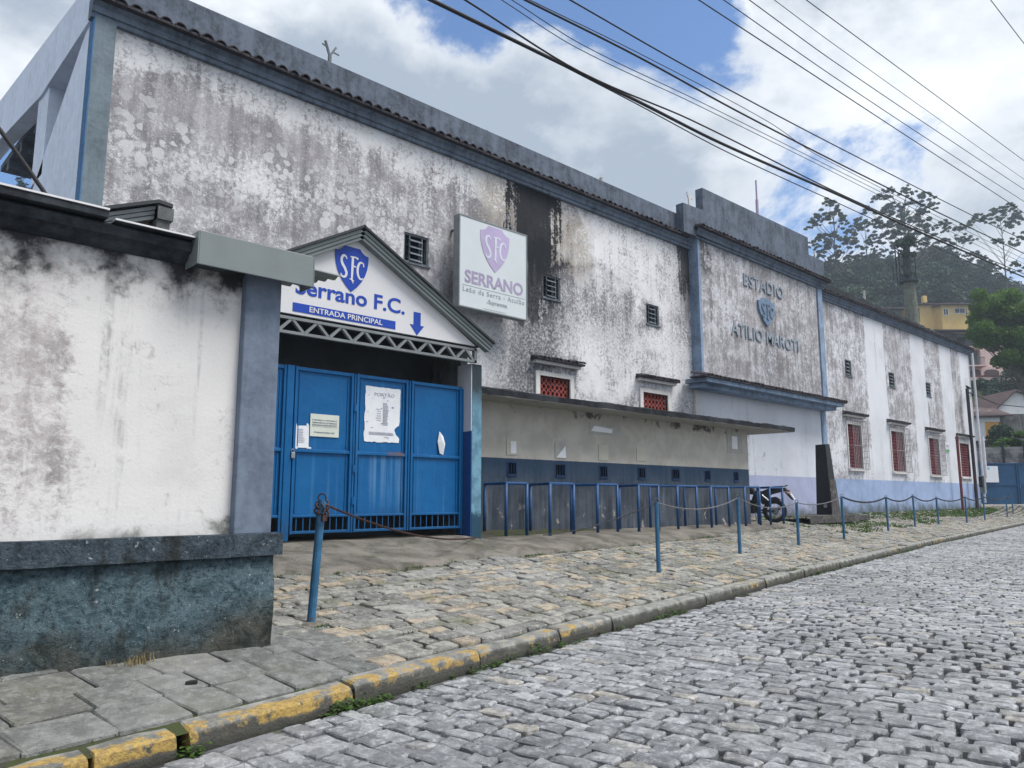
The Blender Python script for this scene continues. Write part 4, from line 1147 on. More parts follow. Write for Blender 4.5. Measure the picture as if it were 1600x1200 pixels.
m_ = MB(); m_.box(1.915, 2.765, YL - .21, YL - .19, 2.845, 3.075); m_.box(1.905, 1.914, YL - .21, YL + .0, 2.845, 3.075); m_.box(1.915, 2.765, YL - .19, YL + .1, 3.077, 3.085); m_.box(2.766, 2.775, YL - .21, YL - .0, 2.845, 3.075)
m_.build('metal_fascia', M['metalgrey'], bw, bevel=.002)
m_ = MB(); K = 36; v = []; f = []
for i in range(K + 1):
    u = i / K; y = YL - .02 + u * .9
    for x, dz in ((2.30, .02), (3.12, 0.0)):
        zz = 3.03 + .018 * math.sin(u * 6 * 2 * math.pi) + dz + u * .12
        v += [(x, y, zz), (x, y, zz + .006)]
for i in range(K):
    a = i * 4; b = a + 4
    f += [(a, a + 2, b + 2, b), (a + 1, b + 1, b + 3, a + 3), (a + 2, a + 3, b + 3, b + 2), (a, b, b + 1, a + 1)]
m_.add(v, f); m_.build('corrugated_sheet', M['metalgrey'], bw)
# small gabled shelter behind the wall
sh = thing('small_shelter', 'small dark roof with grey metal fascia and stub pillar peeping over the boundary wall', 'shelter', (1.9, 6.6, .75))
ys = 6.6
P_ = lambda px, py: PY(px, py, ys)
ap_ = P_(238, 319.5); lf = P_(95, 337); rt_ = P_(260, 327)
m_ = MB(); m_.prism([lf, ap_, (ap_[0], ap_[1] - .03), (lf[0], lf[1] - .03)], ys - .16, ys + 1.2); m_.prism([ap_, rt_, (rt_[0], rt_[1] - .03), (ap_[0], ap_[1] - .03)], ys - .16, ys + 1.2); m_.build('roof', M['roofdark'], sh)
m_ = MB(); a1, a2 = P_(110, 340), P_(237, 323)
for k in range(3):
    d = .02 + k * .038
    m_.prism([(a1[0], a1[1] - d), (a2[0], a2[1] - d), (a2[0], a2[1] - d - .032), (a1[0], a1[1] - d - .032)], ys - .10 + k * .012, ys + .03)
m_.build('fascia', M['metalgrey2'], sh)
x0, _ = P_(237.5, 330); x1, zt = P_(258.5, 328); m_ = MB(); m_.box(x0, x1, ys - .13, ys + .2, .8, zt - .01); m_.box(x0 - .0, x1 + .02, ys - .15, ys + .2, zt - .14, zt - .03)
m_.build('pillar', M['gutterdark'] if False else M['greywall'], sh)
m_ = MB(); m_.box(.7, x0 - .01, ys + .01, ys + .05, 2.0, a2[1] - .1); m_.build('infill', M['barkpale'], sh)
# ================================================================== TICKET BOOTH
YB = 10.0
bt = thing('ticket_booth', 'low ticket booth with cream upper wall, dark blue lower wall and thin dark concrete canopy', 'booth', (13.4, YB, .65))
g = G('booth_wall_paint', .85, .2)
mid = g.noise(1.8, 8, .65, dist=.4); f_ = g.noise(20, 8, .7); st = g.noise(1, 6, .6, vec=g.scale(g.P, 9, 9, .6))
cu = g.mix(g.step(mid, .35, .65), (.36, .345, .31), (.45, .435, .40))
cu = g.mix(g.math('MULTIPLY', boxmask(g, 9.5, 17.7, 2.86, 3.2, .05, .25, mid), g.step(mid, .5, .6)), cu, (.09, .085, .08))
cu = g.mix(g.math('MULTIPLY', g.step(st, .6, .72), .25), cu, (.2, .2, .2))
cl = g.mix(g.step(g.math('ADD', g.math('MULTIPLY', mid, .5), g.math('MULTIPLY', st, .5)), .38, .62), (.032, .043, .06), (.085, .10, .125))
hi_ = g.step(g.Z, 1.3, 1.9)
cl = g.mix(g.math('MULTIPLY', hi_, .7), cl, (.018, .05, .10))
peel = g.math('MULTIPLY', g.step(g.noise(3.2, 7, .6, loc=(2.2, 0, 1)), .60, .63), g.step(g.Z, 1.35, .75))
cl = g.mix(peel, cl, (.38, .34, .31))
cl = g.mix(g.math('MULTIPLY', g.step(st, .62, .7), g.math('MULTIPLY', g.step(g.Z, 1.6, 1.3), .45)), cl, (.2, .22, .25))
c = g.mix(g.step(g.math('ADD', g.Z, g.math('MULTIPLY', g.math('SUBTRACT', f_, .5), .02)), 1.975, 1.985), cl, cu)
g.col(c).bump(g.math('ADD', f_, mid), .006); M['booth'] = g.m
TW = [(9.41, 9.68), (10.67, 10.98), (11.96, 12.25), (13.23, 13.53), (14.47, 14.80), (15.79, 16.08), (17.08, 17.35)]
m_ = wallgrid(MB(), 7.6, 17.85, .4, 3.0, YB, [(a, b, 1.66, 1.93) for a, b in TW], depth=.16)
m_.box(17.6, 17.84, YB + .61, YF - .03, .4, 2.99); m_.box(7.6, 17.5, YB + .62, YB + .7, .4, 2.99)
m_.build('wall', M['booth'], bt)
for a, b in TW:
    t_ = .03
    m_ = MB(); m_.box(a, a + t_, YB - .006, YB + .05, 1.66, 1.93); m_.box(b - t_, b, YB - .006, YB + .05, 1.66, 1.93); m_.box(a + t_, b - t_, YB - .006, YB + .05, 1.90, 1.93); m_.box(a + t_, b - t_, YB - .02, YB + .05, 1.66, 1.70)
    o = m_.build('ticket_window', M['navy'], bt)
    r = MB()
    for k in range(1, 4): xx = a + (b - a) * k / 4; r.bar((xx, YB + .01, 1.70), (xx, YB + .01, 1.90), .012)
    r.build('bars', M['navy'], o)
    r = MB(); r.box(a + t_, b - t_, YB + .12, YB + .13, 1.7, 1.9); r.build('opening', M['darkhole'], o)
g = G('canopy_concrete', .9, .2)
n = g.noise(3.5, 9, .7); f_ = g.noise(25, 6, .7)
c = g.mix(g.step(n, .4, .62), (.013, .015, .019), (.038, .042, .05)); c = g.mix(g.step(f_, .62, .74, 0, .5), c, (.15, .16, .17))
g.col(c).bump(g.math('ADD', n, f_), .02); M['canopy'] = g.m
g = G('canopy_soffit', .9, .2)
n = g.noise(4.5, 9, .7); c = g.mix(g.step(n, .60, .66), (.34, .33, .30), (.08, .075, .07)); g.col(c).bump(n, .01); M['soffitcream'] = g.m
m_ = MB(); n = 110; v = []
for i in range(n + 1):
    x = 7.62 + (19.15 - 7.62) * i / n
    q = lambda s, a=.012: a * fn(x * 2.3, s * 5.1, 1) + a * .6 * fn(x * 9, s * 3, 1)
    v += [(x, 9.36 + q(1), 2.975 + q(2)), (x, 9.355 + q(3), 3.075 + q(4)), (x, 9.42, 3.10 + q(5, .02)), (x, YF - .01, 3.12)]
m_.add(v, [(i * 4 + k, (i + 1) * 4 + k, (i + 1) * 4 + k + 1, i * 4 + k + 1) for i in range(n) for k in range(3)] + [(0, 1, 2, 3), tuple(n * 4 + k for k in range(4))])
m_.add([(19.15, YF - .01, 2.99), (19.15, 9.36, 2.975), (19.15, 9.36, 3.07), (19.15, YF - .01, 3.12)], [(0, 1, 2, 3)])
m_.build('canopy', M['canopy'], bt, smooth=False)
m_ = MB(); m_.box(7.62, 19.14, 9.37, YF - .02, 2.965, 3.0); m_.build('soffit', M['soffitcream'], bt)
M['palepanel'] = simple('faded_board', (.43, .42, .36), .7, .08, 5)
M['palepanel2'] = simple('grey_board_remnant', (.34, .34, .32), .7, .12, 6)
def board(px0, py0, px1, py1, lab, m1='palepanel', inner=None):
    x0, zt = PY(px0, py0, YB); x1, zb = PY(px1, py1, YB); zb = min(zb, zt - .1)
    m_ = MB(); m_.box(x0, x1, YB - .012, YB - .001, zb, zt); o = m_.build('blank_board', M[m1], bevel=.003)
    if inner:
        m_ = MB(); m_.prism([(x0 + (x1 - x0) * a, zb + (zt - zb) * b) for a, b in inner], YB - .018, YB - .013); m_.build('torn_remnant', M['paper'] if m1 != 'x' else M['iron'], o)
    tag(o, lab, 'board', 'faded boards on the booth wall')
board(791, 685, 808.5, 711.5, 'cream board holding a pale paper above the first ticket window', 'palepanel', [(.35, .1), (.85, .1), (.85, .85), (.35, .85)])
board(866.5, 690.5, 884.5, 717, 'cream board with a torn diagonal white corner above the second ticket window', 'palepanel2', [(.1, .05), (.95, .05), (.9, .8)])
board(934.5, 695, 950, 720, 'plain cream board with rusty dots above the third ticket window')
board(994, 699, 1009, 721, 'plain cream board above the fourth ticket window', 'palepanel')
board(920, 660.5, 969.5, 681.5, 'wide faded board with a torn white strip under the canopy', 'palepanel2', [(.05, .25), (.7, .2), (.72, .6), (.15, .75)])
board(1135, 674, 1160, 709, 'grey square board with a broken frame near the right end of the booth', 'palepanel2', [(.3, .2), (.65, .2), (.65, .8), (.3, .8)])
# queue rails
units = [((8.78, 9.86), (8.78, 9.33), (9.28, 9.35)), ((9.88, 9.86), (9.5, 9.02), (10.3, 9.2)), ((10.85, 9.75), (10.94, 9.19), (11.56, 9.22)), ((12.39, 9.83), (12.13, 9.16), (12.72, 9.12)),
         ((13.42, 9.83), (13.72, 9.35), (14.47, 9.37)), ((14.75, 9.86), (14.92, 9.3), (15.82, 9.4)), ((16.02, 9.86), (16.33, 9.28), (17.06, 9.31)), ((17.72, 9.72), (17.5, 9.28), (18.26, 9.34))]
ordn = ['first', 'second', 'third', 'fourth', 'fifth', 'sixth', 'seventh', 'eighth']
for k, (a, b, c_) in enumerate(units):
    r = thing('queue_rail', '%s blue tube queue rail from the gate pillar, in front of the ticket booth' % ordn[k], 'rail', (b[0], b[1], .655), 'queue rails in front of the ticket windows')
    if k == 7: r['label'] = 'last blue tube queue rail, beside the rear wheel of the motorcycle'
    for p in (a, b, c_):
        m_ = MB(); m_.tube([(p[0], p[1], .63), (p[0] + random.gauss(0, .004), p[1], 1.515)], .028, 10); m_.build('post', M['railblue'], r, smooth=True)
    m_ = MB(); m_.tube([(a[0], a[1], 1.515), (b[0], b[1], 1.52), (c_[0], c_[1], 1.52)], .026, 8); m_.build('top_bar', M['railblue'], r)
# ================================================================== SIGN BOX
sb = thing('sign_box', 'square pale lightbox sign with faded lilac shield fixed high on the stained wall', 'sign', (10.1, 11.2, 4.93))
ySB = 11.1
m_ = MB(); m_.box(9.18, 11.04, ySB + .004, ySB + .17, 4.925, 6.78); m_.build('casing', M['metalgrey2'], sb, bevel=.006)
fr = MB()
for (a, b, c_, d_) in ((9.18, 11.04, 6.755, 6.78), (9.18, 11.04, 4.925, 4.95), (9.18, 9.205, 4.95, 6.755), (11.015, 11.04, 4.95, 6.755)): fr.box(a, b, ySB - .012, ySB + .003, c_, d_)
fr.build('rim', M['metalgrey2'], sb)
m_ = MB(); m_.box(9.206, 11.014, ySB - .003, ySB + .002, 4.951, 6.754); fc = m_.build('face', M['boxface'], sb)
br = MB()
for x in (9.4, 10.8):
    for z in (5.1, 6.6): br.bar((x, ySB + .17, z), (x, YF, z), .04)
br.build('bracket', M['frame'], sb)
q = lambda px, py: PY(px, py, ySB)
# local picture coordinates on the face from the zoomed photo
emblem(fc, q(750, 370)[0], q(795.5, 380)[0], q(773, 426)[1], q(766, 354)[1] , ySB - .010, M['lilac'], M['palestroke'], ext=.004)
fit_text('lettering', 'SERRANO', q(726, 430)[0], q(816.8, 450)[0], q(726, 440.5)[1], q(726, 420)[1], ySB - .008, M['lilac2'], fc, bold=.025, ext=.003)
m_ = MB(); zl = q(722, 443.5)[1]; m_.box(q(722, 443)[0], q(820, 460)[0], ySB - .007, ySB - .0035, zl - .006, zl); m_.build('rule', M['faintgrey'], fc)
fit_text('lettering', 'Leão da Serra - Azulão', q(723, 450)[0], q(819, 470)[0], q(723, 454)[1], q(723, 446.5)[1], ySB - .008, M['faintgrey'], fc, bold=0, ext=.003, space=1.2)
fit_text('lettering', 'Supremma', q(763, 470)[0], q(792, 478)[0], q(764, 477.5)[1], q(764, 468.5)[1], ySB - .008, M['faintgrey'], fc, bold=.01, ext=.003)
m_ = MB(); m_.prism([q(760, 474.5), q(762, 471), q(762.3, 472), q(760.8, 475)], ySB - .007, ySB - .004); zl = q(756, 482)[1]; m_.box(q(755, 482)[0], q(790, 488)[0], ySB - .007, ySB - .0035, zl - .005, zl); m_.build('mark', M['faintgrey'], fc)
# ================================================================== BOLLARDS AND CHAINS
BP = [(3.17, 5.61), (8.77, 6.31), (12.27, 7.11), (15.35, 7.55), (18.4, 7.92), (23.31, 8.75), (26.78, 9.21), (29.75, 9.45), (33.43, 9.61), (37.0, 9.95), (42.6, 10.5), (45.5, 10.95)]
HT = [.95, .94, .97, .87, 1.0, .96, .99, .93, .99, 1.0, .98, 1.0]
blab = ['rusty-topped blue post nearest the camera, leaning in front of the gate', 'blue post before the middle of the ticket booth, second from the left', 'blue post in front of the right half of the ticket booth, third from the left',
        'shorter blue post just right of the motorcycle wheel', 'blue post just right of the black obelisk', 'blue post in front of the first tall brick window of the wing', 'blue post between the first and second tall brick windows',
        'blue post in front of the third tall brick window', 'thin blue post beside the dark red pipe at the wing', 'thin dark post in front of the far blue gate, just past the wing corner', 'thin post before the middle of the far blue gate', 'farthest thin post at the right edge of the row']
tops = []
for k, ((x, y), h) in enumerate(zip(BP, HT)):
    z = zg(x, y)
    lean = (.065, -.02) if k == 0 else (random.gauss(0, .012), random.gauss(0, .01))
    b = thing('bollard', blab[k], 'bollard', (x, y, z), 'blue posts linked by chain along the pavement')
    t = Vector((x + lean[0] * .8, y + lean[1], z + h)); tops.append(t)
    m_ = MB(); m_.tube([(x, y, z - .05), tuple(t)], .033 if k == 0 else .030, 12); m_.tube([t - Vector((0, 0, .004)), t + Vector((0, 0, .008))], .026, 10); m_.build('post', M['tubeblue'], b, smooth=False)
    m_ = MB(); m_.torus(t + Vector((0, 0, .025)), (.7, .7, 0), .032, .006, 14, 6); m_.build('ring', M['rust'] if k == 0 else M['chaingrey'], b)
    if k == 0:
        m_ = MB()
        for j in range(14):
            a = j * 1.1
            m_.torus(t + Vector((.034 * math.cos(a), .034 * math.sin(a), -.015 - .008 * j)), (math.sin(a), -math.cos(a), .6 * math.cos(j)), .022, .008, 10, 6)
        m_.box(t.x - .02, t.x + .02, t.y - .055, t.y - .03, t.z - .16, t.z - .10)
        m_.build('chain_wrap', M['rust'], b)
        m_ = MB(); m_.tube([(x, y, z - .03), (x, y, z + .012)], [.13, .10], 10); m_.build('footing', M['apron'], b)
def chain(p, q, sag, lab, mat, r=.016, wire=.0042, low=None):
    m_ = MB(); p = Vector(p); q = Vector(q); L = (q - p).length
    pitch = r * 1.55; n = int(L * 1.02 / pitch)
    for i in range(n):
        t = (i + .5) / n
        c_ = p.lerp(q, t); c_.z -= sag * 4 * t * (1 - t)
        if low is not None: c_.z = max(c_.z, zg(c_.x, c_.y) + .012 if not (c_.y > interp(APR, c_.x)) else .68)
        d = (q - p).normalized(); d.z -= sag * 4 * (1 - 2 * t) / L; d.normalize()
        side = d.cross(Vector((0, 0, 1))).normalized(); up = d.cross(side)
        ax = side if i % 2 else up; ot = up if i % 2 else side
        K = 8; S = 4; v = []
        for a in range(K):
            th = 2 * math.pi * a / K; e = d * math.cos(th) * r + ot * math.sin(th) * r * .6; en = e.normalized()
            for b in range(S):
                ph = 2 * math.pi * b / S; v.append(c_ + e + (en * math.cos(ph) + ax * math.sin(ph)) * wire)
        f = [(a * S + b, ((a + 1) % K) * S + b, ((a + 1) % K) * S + (b + 1) % S, a * S + (b + 1) % S) for a in range(K) for b in range(S)]
        m_.add(v, f)
    o = m_.build('chain', mat); return tag(o, lab, 'chain', 'chains between the blue posts')
up = Vector((0, 0, -.0))
chain(tops[0] + Vector((.03, 0, -.03)), Vector((7.45, 8.52, .72)), .12, 'rusty chain running from the nearest post down to the foot of the gate pillar', M['rust'], .016, .0042, low=1)
chain(tops[1], Vector((8.9, 8.6, .70)), .08, 'thin chain dropping from the second post towards the foot of the booth', M['chaingrey'])
cl_ = ['chain from the second post to the third, in front of the booth', 'chain from the third post across the motorcycle to the fourth', 'chain sagging in front of the obelisk', 'chain just right of the obelisk in front of the first tall window', 'chain before the gap between first and second tall windows', 'chain between the sixth and seventh... '] 
cl_ = ['chain from the second post to the third, in front of the booth', 'chain crossing in front of the motorcycle to the short post', 'chain rising in front of the obelisk', 'long chain from the obelisk post past the first tall window', 'chain in front of the second tall brick window', 'chain in front of the third tall brick window', 'chain in front of the fourth tall window and dark red pipe', 'chain past the wing corner and electric box', 'chain in front of the far blue gate', 'farthest chain at the right end of the row']
for k in range(1, 11):
    p, q = tops[k], tops[k + 1]
    far = k > 3
    chain(p, q, .14 if k not in (3,) else .10, cl_[k - 1], M['chaingrey'] if k < 4 else M['wire'], .016 if not far else .03, .0045 if not far else .009)
dx_, dy_ = 1.86, 4.62
m_ = MB(); z_ = zg(dx_, dy_) + .012; m_.prism([(dx_ - .035, dy_ - .012), (dx_ + .03, dy_ - .018), (dx_ + .04, dy_ + .008), (dx_ + .0, dy_ + .02), (dx_ - .03, dy_ + .012)], z_, z_ + .018, 'z'); tag(m_.build('litter_scrap', M['rubber'], bevel=.003), 'small black scrap lying on the flagstones before the low wall', 'litter')
# ================================================================== OBELISK
ob = thing('obelisk', 'black polished stone obelisk with a broken lower corner beside the wing wall', 'monument', (22.7, 10.2, .62))
m_ = MB()
xo, yo = 22.95, 10.2
xr = PY(1312.5, 800, yo)[0]
yb_ = PX(1275.8, 800, xo)[0]
xt, yt = 22.93, 10.32
zt_ = 2.87
xtr = PY(1296.5, 700, yt)[0]; xt = PY(1290, 700, yt)[0]; ytb = PX(1274, 700, xt)[0]
B = [(xo, yb_, .76), (xo, yo, .76), (xr, yo, .76), (xr, yb_, .76)]
Tt = [(xt, ytb, zt_), (xt, yt, zt_ + .01), (xtr, yt, zt_ + .03), (xtr, ytb, zt_ + .03)]
m_.add(B + Tt, [(0, 3, 2, 1), (4, 5, 6, 7), (0, 1, 5, 4), (1, 2, 6, 5), (2, 3, 7, 6), (3, 0, 4, 7)]); m_.build('shaft', M['granite'], ob, bevel=.006)
m_ = MB()
L_ = lambda a, b, t: tuple(a[i] + (b[i] - a[i]) * t for i in range(3))
e0, e1 = B[1], Tt[1]; g0, g1 = B[2], Tt[2]
pts = [L_(e0, e1, .0), L_(e0, e1, .2), L_(e0, e1, .30), L_(e0, e1, .34), L_(e0, e1, .46), L_(e0, e1, .50)]
pts2 = [L_(g0, g1, .0), L_(g0, g1, .2), L_(g0, g1, .33), L_(g0, g1, .35), L_(g0, g1, .47), L_(g0, g1, .49)]
v = []
for i, (a, b) in enumerate(zip(pts, pts2)):
    w = [.0, -.03, -.05, .0, -.07, -.02][i]
    a = (a[0] - w * .6, a[1] - .012, a[2]); v += [a, ((a[0] + b[0]) / 2 - w * .3, a[1] - .03 - abs(w) * .4, a[2]), (b[0] + .01, b[1] - .012, b[2])]
m_.add(v, [(i * 3 + k, i * 3 + k + 1, i * 3 + k + 4, i * 3 + k + 3) for i in range(5) for k in range(2)]); m_.build('broken_corner', M['granitebroken'], ob)
m_ = MB(); c_ = L_(B[0], B[1], .62); m_.disc((c_[0] - .004, c_[1], 1.02), .055, (1, 0, 0), .03, 16); m_.build('round_medallion', M['chrome'], ob)
o = rough_slab(21.0, 24.3, 9.95, 11.0, .55, .765, 40, 4, .03, 12).build('base_slab', M['granitebroken'], ob)
m_ = MB(); m_.box(24.35, 26.0, 10.3, 11.1, .55, .72); m_.build('base_block', M['granitebroken'], ob, bevel=.02)
# ================================================================== MOTORCYCLE (local frame: +X forward, rear axle at the origin)
moto = thing('motorcycle', 'dark motorcycle seen from its rear wheel side, parked between booth and wing', 'motorcycle', (19.67, 10.3, .60))
def mo(): return MB(T=lambda x, y, z: (x + 19.67, y + 10.3, z + .60))
r = .315; c0 = (0, 0, r); c1 = (1.27, 0, r)
for c_ in (c0, c1):
    w = mo(); w.torus(c_, (0, 1, 0), r - .055, .055, 36, 10); wo = w.build('wheel', M['rubber'], moto, smooth=True)
    w = mo(); w.torus(c_, (0, 1, 0), r - .11, .014, 30, 6); w.disc(c_, .05, (0, 1, 0), .14, 16)
    for k in range(12):
        a = 2 * math.pi * k / 12; w.tube([(c_[0], .03 * (-1) ** k, c_[2]), (c_[0] + (r - .11) * math.cos(a), 0, c_[2] + (r - .11) * math.sin(a))], .004, 4)
    w.build('rim', M['chrome'], wo)
    w = mo(); w.disc((c_[0], -.055, c_[2]), .10, (0, 1, 0), .006, 24); w.build('brake_disc', M['chrome'], wo)
w = mo(); w.bar((0, .09, r), (.5, .10, r + .03), .05, .03); w.bar((0, -.09, r), (.5, -.10, r + .03), .05, .03); w.build('swingarm', M['blackplastic'], moto, bevel=.006)
w = mo(); w.tube([(.45, 0, .5), (.55, 0, .78), (1.0, 0, .86), (1.05, 0, .80), (.85, 0, .35), (.5, 0, .30), (.45, 0, .5)], .022, 8); w.tube([(-.15, .06, .86), (.5, .07, .72)], .015, 8); w.tube([(-.15, -.06, .86), (.5, -.07, .72)], .015, 8); w.build('frame', M['blackplastic'], moto)
w = mo(); w.box(.50, .90, -.13, .13, .27, .50); w.disc((.62, -.13, .37), .10, (0, 1, 0), .06, 20); w.disc((.62, .13, .37), .10, (0, 1, 0), .06, 20); w.add(*(lambda q: (q.v, q.f))(MB().tube([(.72, 0, .48), (.80, 0, .68)], [.09, .08], 14))); w.build('engine', M['blackplastic'], moto, bevel=.01)
w = mo(); w.tube([(.82, -.06, .6), (.95, -.10, .4), (.75, -.14, .26), (.3, -.15, .26)], .02, 8); w.tube([(.35, -.16, .27), (-.12, -.17, .40)], [.035, .05], 12); w.build('exhaust', M['blackplastic'], moto)
w = mo(); w.prism([(.45, .76), (.50, .92), (.62, .99), (.85, 1.0), (1.02, .93), (1.05, .84), (.8, .76)], -.12, .12); w.build('tank', M['blackplastic'], moto, bevel=.04)
w = mo(); w.prism([(-.16, .90), (-.14, .95), (.1, .93), (.3, .85), (.52, .86), (.52, .78), (.25, .77), (.0, .84)], -.10, .10); w.build('seat', M['rubber'], moto, bevel=.03)
w = mo(); w.prism([(-.38, .84), (-.30, .95), (-.10, .90), (.25, .78), (.42, .62), (.30, .62), (.05, .76), (-.22, .83)], -.09, .09); w.build('tail_fairing', M['blackplastic'], moto, bevel=.02)
w = mo(); w.tube([(-.35, .07, 1.0), (-.30, .09, .98), (.0, .11, .97), (.12, .10, .9)], .012, 8); w.tube([(-.35, -.07, 1.0), (-.30, -.09, .98), (.0, -.11, .97), (.12, -.10, .9)], .012, 8); w.tube([(-.35, .07, 1.0), (-.35, -.07, 1.0)], .012, 8); w.build('grab_rail', M['blackplastic'], moto)
w = mo(); w.prism([(-.36, .83), (-.44, .70), (-.50, .62), (-.46, .61), (-.38, .70), (-.28, .82)], -.07, .07); mg = w.build('mudguard', M['blackplastic'], moto, bevel=.01)
w = mo(); w.add([(-.43, -.10, .78), (-.43, .10, .78), (-.53, .10, .62), (-.53, -.10, .62), (-.437, -.10, .785), (-.437, .10, .785), (-.537, .10, .625), (-.537, -.10, .625)], [(0, 1, 2, 3), (4, 5, 6, 7), (0, 1, 5, 4), (1, 2, 6, 5), (2, 3, 7, 6), (3, 0, 4, 7)]); w.build('number_plate', M['plate'], mg)
w = mo(); w.box(-.41, -.36, -.06, .06, .83, .88); w.build('tail_light', M['brick'], moto, bevel=.01)
for s in (-1, 1):
    w = mo(); w.tube([(-.36, s * .05, .80), (-.38, s * .17, .80)], .008, 6); w.disc((-.38, s * .19, .80), .02, (1, 0, 0), .03, 12); w.build('indicator', M['orangewall'], moto)
    w = mo(); w.tube([(1.27, s * .09, r), (1.02, s * .09, .92)], .026, 10); w.build('fork', M['chrome'], moto)
    w = mo(); w.tube([(1.0, 0, .98), (.98, s * .2, 1.06), (.86, s * .36, 1.04)], .013, 8); hb = w.build('handlebar', M['blackplastic'], moto)
    w = mo(); w.tube([(.95, s * .26, 1.06), (.95, s * .3, 1.2)], .006, 6); w.disc((.95, s * .31, 1.22), .055, (1, 0, 0), .02, 14); w.build('mirror', M['blackplastic'], hb)
w = mo(); w.tube([(1.10, 0, .88), (1.2, 0, .88)], [.09, .075], 16); w.build('headlight', M['glass'], moto)
w = mo(); w.tube([(.92, 0, .56 + .08), (1.02, 0, .70), (1.27, 0, .68), (1.5, 0, .60)], [.02, .05, .06, .03], 8); w.build('front_mudguard', M['blackplastic'], moto)
w = mo(); w.prism([(.02, .86), (.30, .80), (.52, .78), (.60, .56), (.42, .50), (.20, .62)], -.13, .13); w.build('side_panel', M['blackplastic'], moto, bevel=.02)
w = mo(); w.prism([(-.20, .60), (-.05, .70), (.20, .66), (.34, .52), (.30, .48), (.10, .58), (-.10, .60)], -.06, .06); w.build('chain_guard', M['blackplastic'], moto, bevel=.01)
w = mo(); w.prism([(.48, .26), (.9, .26), (.95, .5), (.8, .62), (.5, .6)], -.10, .10); w.build('engine_cover', M['rubber'], moto, bevel=.02)
w = mo(); w.tube([(.1, .13, .56), (.30, .12, .74)], .028, 10); w.tube([(.1, -.13, .56), (.30, -.12, .74)], .028, 10); w.build('shock_absorber', M['chrome'], moto)
w = mo(); w.tube([(.5, .12, .28), (.42, .28, .02)], .012, 6); w.build('side_stand', M['blackplastic'], moto)
moto.rotation_euler = (0, 0, R(108))
# ================================================================== POLES, BOX, SMALL NOTICES BY THE WING CORNER
x, zt = PY(1511, 607, 11.3); xb, _ = PY(1531, 770, 11.3)
m_ = MB(); m_.tube([(x, 11.3, zt), (x + .02, 11.3, .75)], .075, 10); m_.tube([(x, 11.3, zt - .06), (x - .05, 11.3, zt + .1), (x + .28, 11.25, zt + .02)], .05, 8); tag(m_.build('service_mast', M['tiledark']), 'dark upright service pole at the far corner of the wing', 'pole')
m_ = MB(); x2 = WX1 - .02; m_.tube([(x2, 11.42, 8.4), (x2, 11.42, 1.0)], .055, 8); tag(m_.build('drain_pipe', M['pvc']), 'thin white pipe running down the far edge of the wing', 'pipe')
m_ = MB(); m_.tube([(x2 - .32, 11.2, 4.2), (x2 - .30, 11.2, 2.2)], .07, 8); tag(m_.build('conduit', M['pvc']), 'short thick white conduit above the electric box', 'pipe')
eb = thing('meter_box', 'grey electric meter box with dark door at the foot of the corner pole', 'box', (42.5, 11.3, 1.6))
m_ = MB(); m_.box(41.75, 42.0, 11.2, 11.35, 1.75, 2.25); m_.build('door', M['gutterdark'], eb, bevel=.01)
m_ = MB(); m_.box(42.05, 42.35, 11.2, 11.4, 1.45, 2.3); m_.build('casing', M['metalgrey2'], eb, bevel=.01)
x, zt = PY(1495, 684, 11.25); 
m_ = MB(); m_.tube([(x, 11.25, zt), (x + .03, 11.25, .7)], .06, 10); m_.tube([(x, 11.25, zt - .05), (x - .18, 11.2, zt + .0)], .07, 8); tag(m_.build('red_pipe', M['redpole']), 'dark red upright pipe before the last tall window of the wing', 'pipe')
x0, zt = PY(1476, 691, YF); x1, zb = PY(1483, 707, YF)
ns = thing('wall_notice', 'small pale notice with a green foot fixed on the wing wall between tall windows', 'notice', ((x0 + x1) / 2, YF, zb))
m_ = MB(); m_.box(x0, x1, YF - .02, YF - .003, zb, zt); m_.build('board', M['plate'], ns)
M['leafgreen'] = simple('notice_green', (.10, .34, .12), .6, .1, 5)
m_ = MB(); m_.box(x0 + .01, x1 - .01, YF - .024, YF - .021, zb + .02, zb + .12); m_.build('green_band', M['leafgreen'], ns)
m_ = MB(); m_.box(x0 + .06, x1 - .06, YF - .024, YF - .021, zb + (zt - zb) * .55, zb + (zt - zb) * .6); m_.box(x0 + .06, x1 - .06, YF - .024, YF - .021, zb + (zt - zb) * .7, zb + (zt - zb) * .75); m_.build('print', M['signblue'], ns)
# ================================================================== OVERHEAD CABLES
def cable(pts, yplane, r, lab, mat='wire'):
    w = [Vector((PY(a, b, yplane)[0], yplane, PY(a, b, yplane)[1])) for a, b in pts]
    e0 = w[0] + (w[0] - w[1]).normalized() * 14; e1 = w[-1] + (w[-1] - w[-2]).normalized() * 10
    P = [e0] + w + [e1]; out = []
    for i in range(len(P) - 1):
        p0, p1, p2, p3 = P[max(0, i - 1)], P[i], P[i + 1], P[min(len(P) - 1, i + 2)]
        for k in range(8):
            t = k / 8; m0 = (p2 - p0) / ((p2 - p0).length + 1e-6) * (p2 - p1).length; m1 = (p3 - p1) / ((p3 - p1).length + 1e-6) * (p2 - p1).length
            out.append(p1 * (2 * t ** 3 - 3 * t * t + 1) + m0 * (t ** 3 - 2 * t * t + t) + p2 * (-2 * t ** 3 + 3 * t * t) + m1 * (t ** 3 - t * t))
    out.append(P[-1])
    m_ = MB(); m_.tube(out, r, 6); return tag(m_.build('power_line', M[mat], smooth=True), lab, 'cable', 'overhead cables above the street')
cable([(674, 0), (994, 157), (1125, 223), (1300, 300), (1420, 355), (1600, 433)], 6.9, .026, 'thick bundled cable, the heaviest of the overhead lines')
cable([(680, 0), (994, 162), (1125, 232), (1240, 286), (1300, 313), (1420, 368), (1600, 446)], 7.05, .010, 'thin cable sagging just under the thick bundled cable')
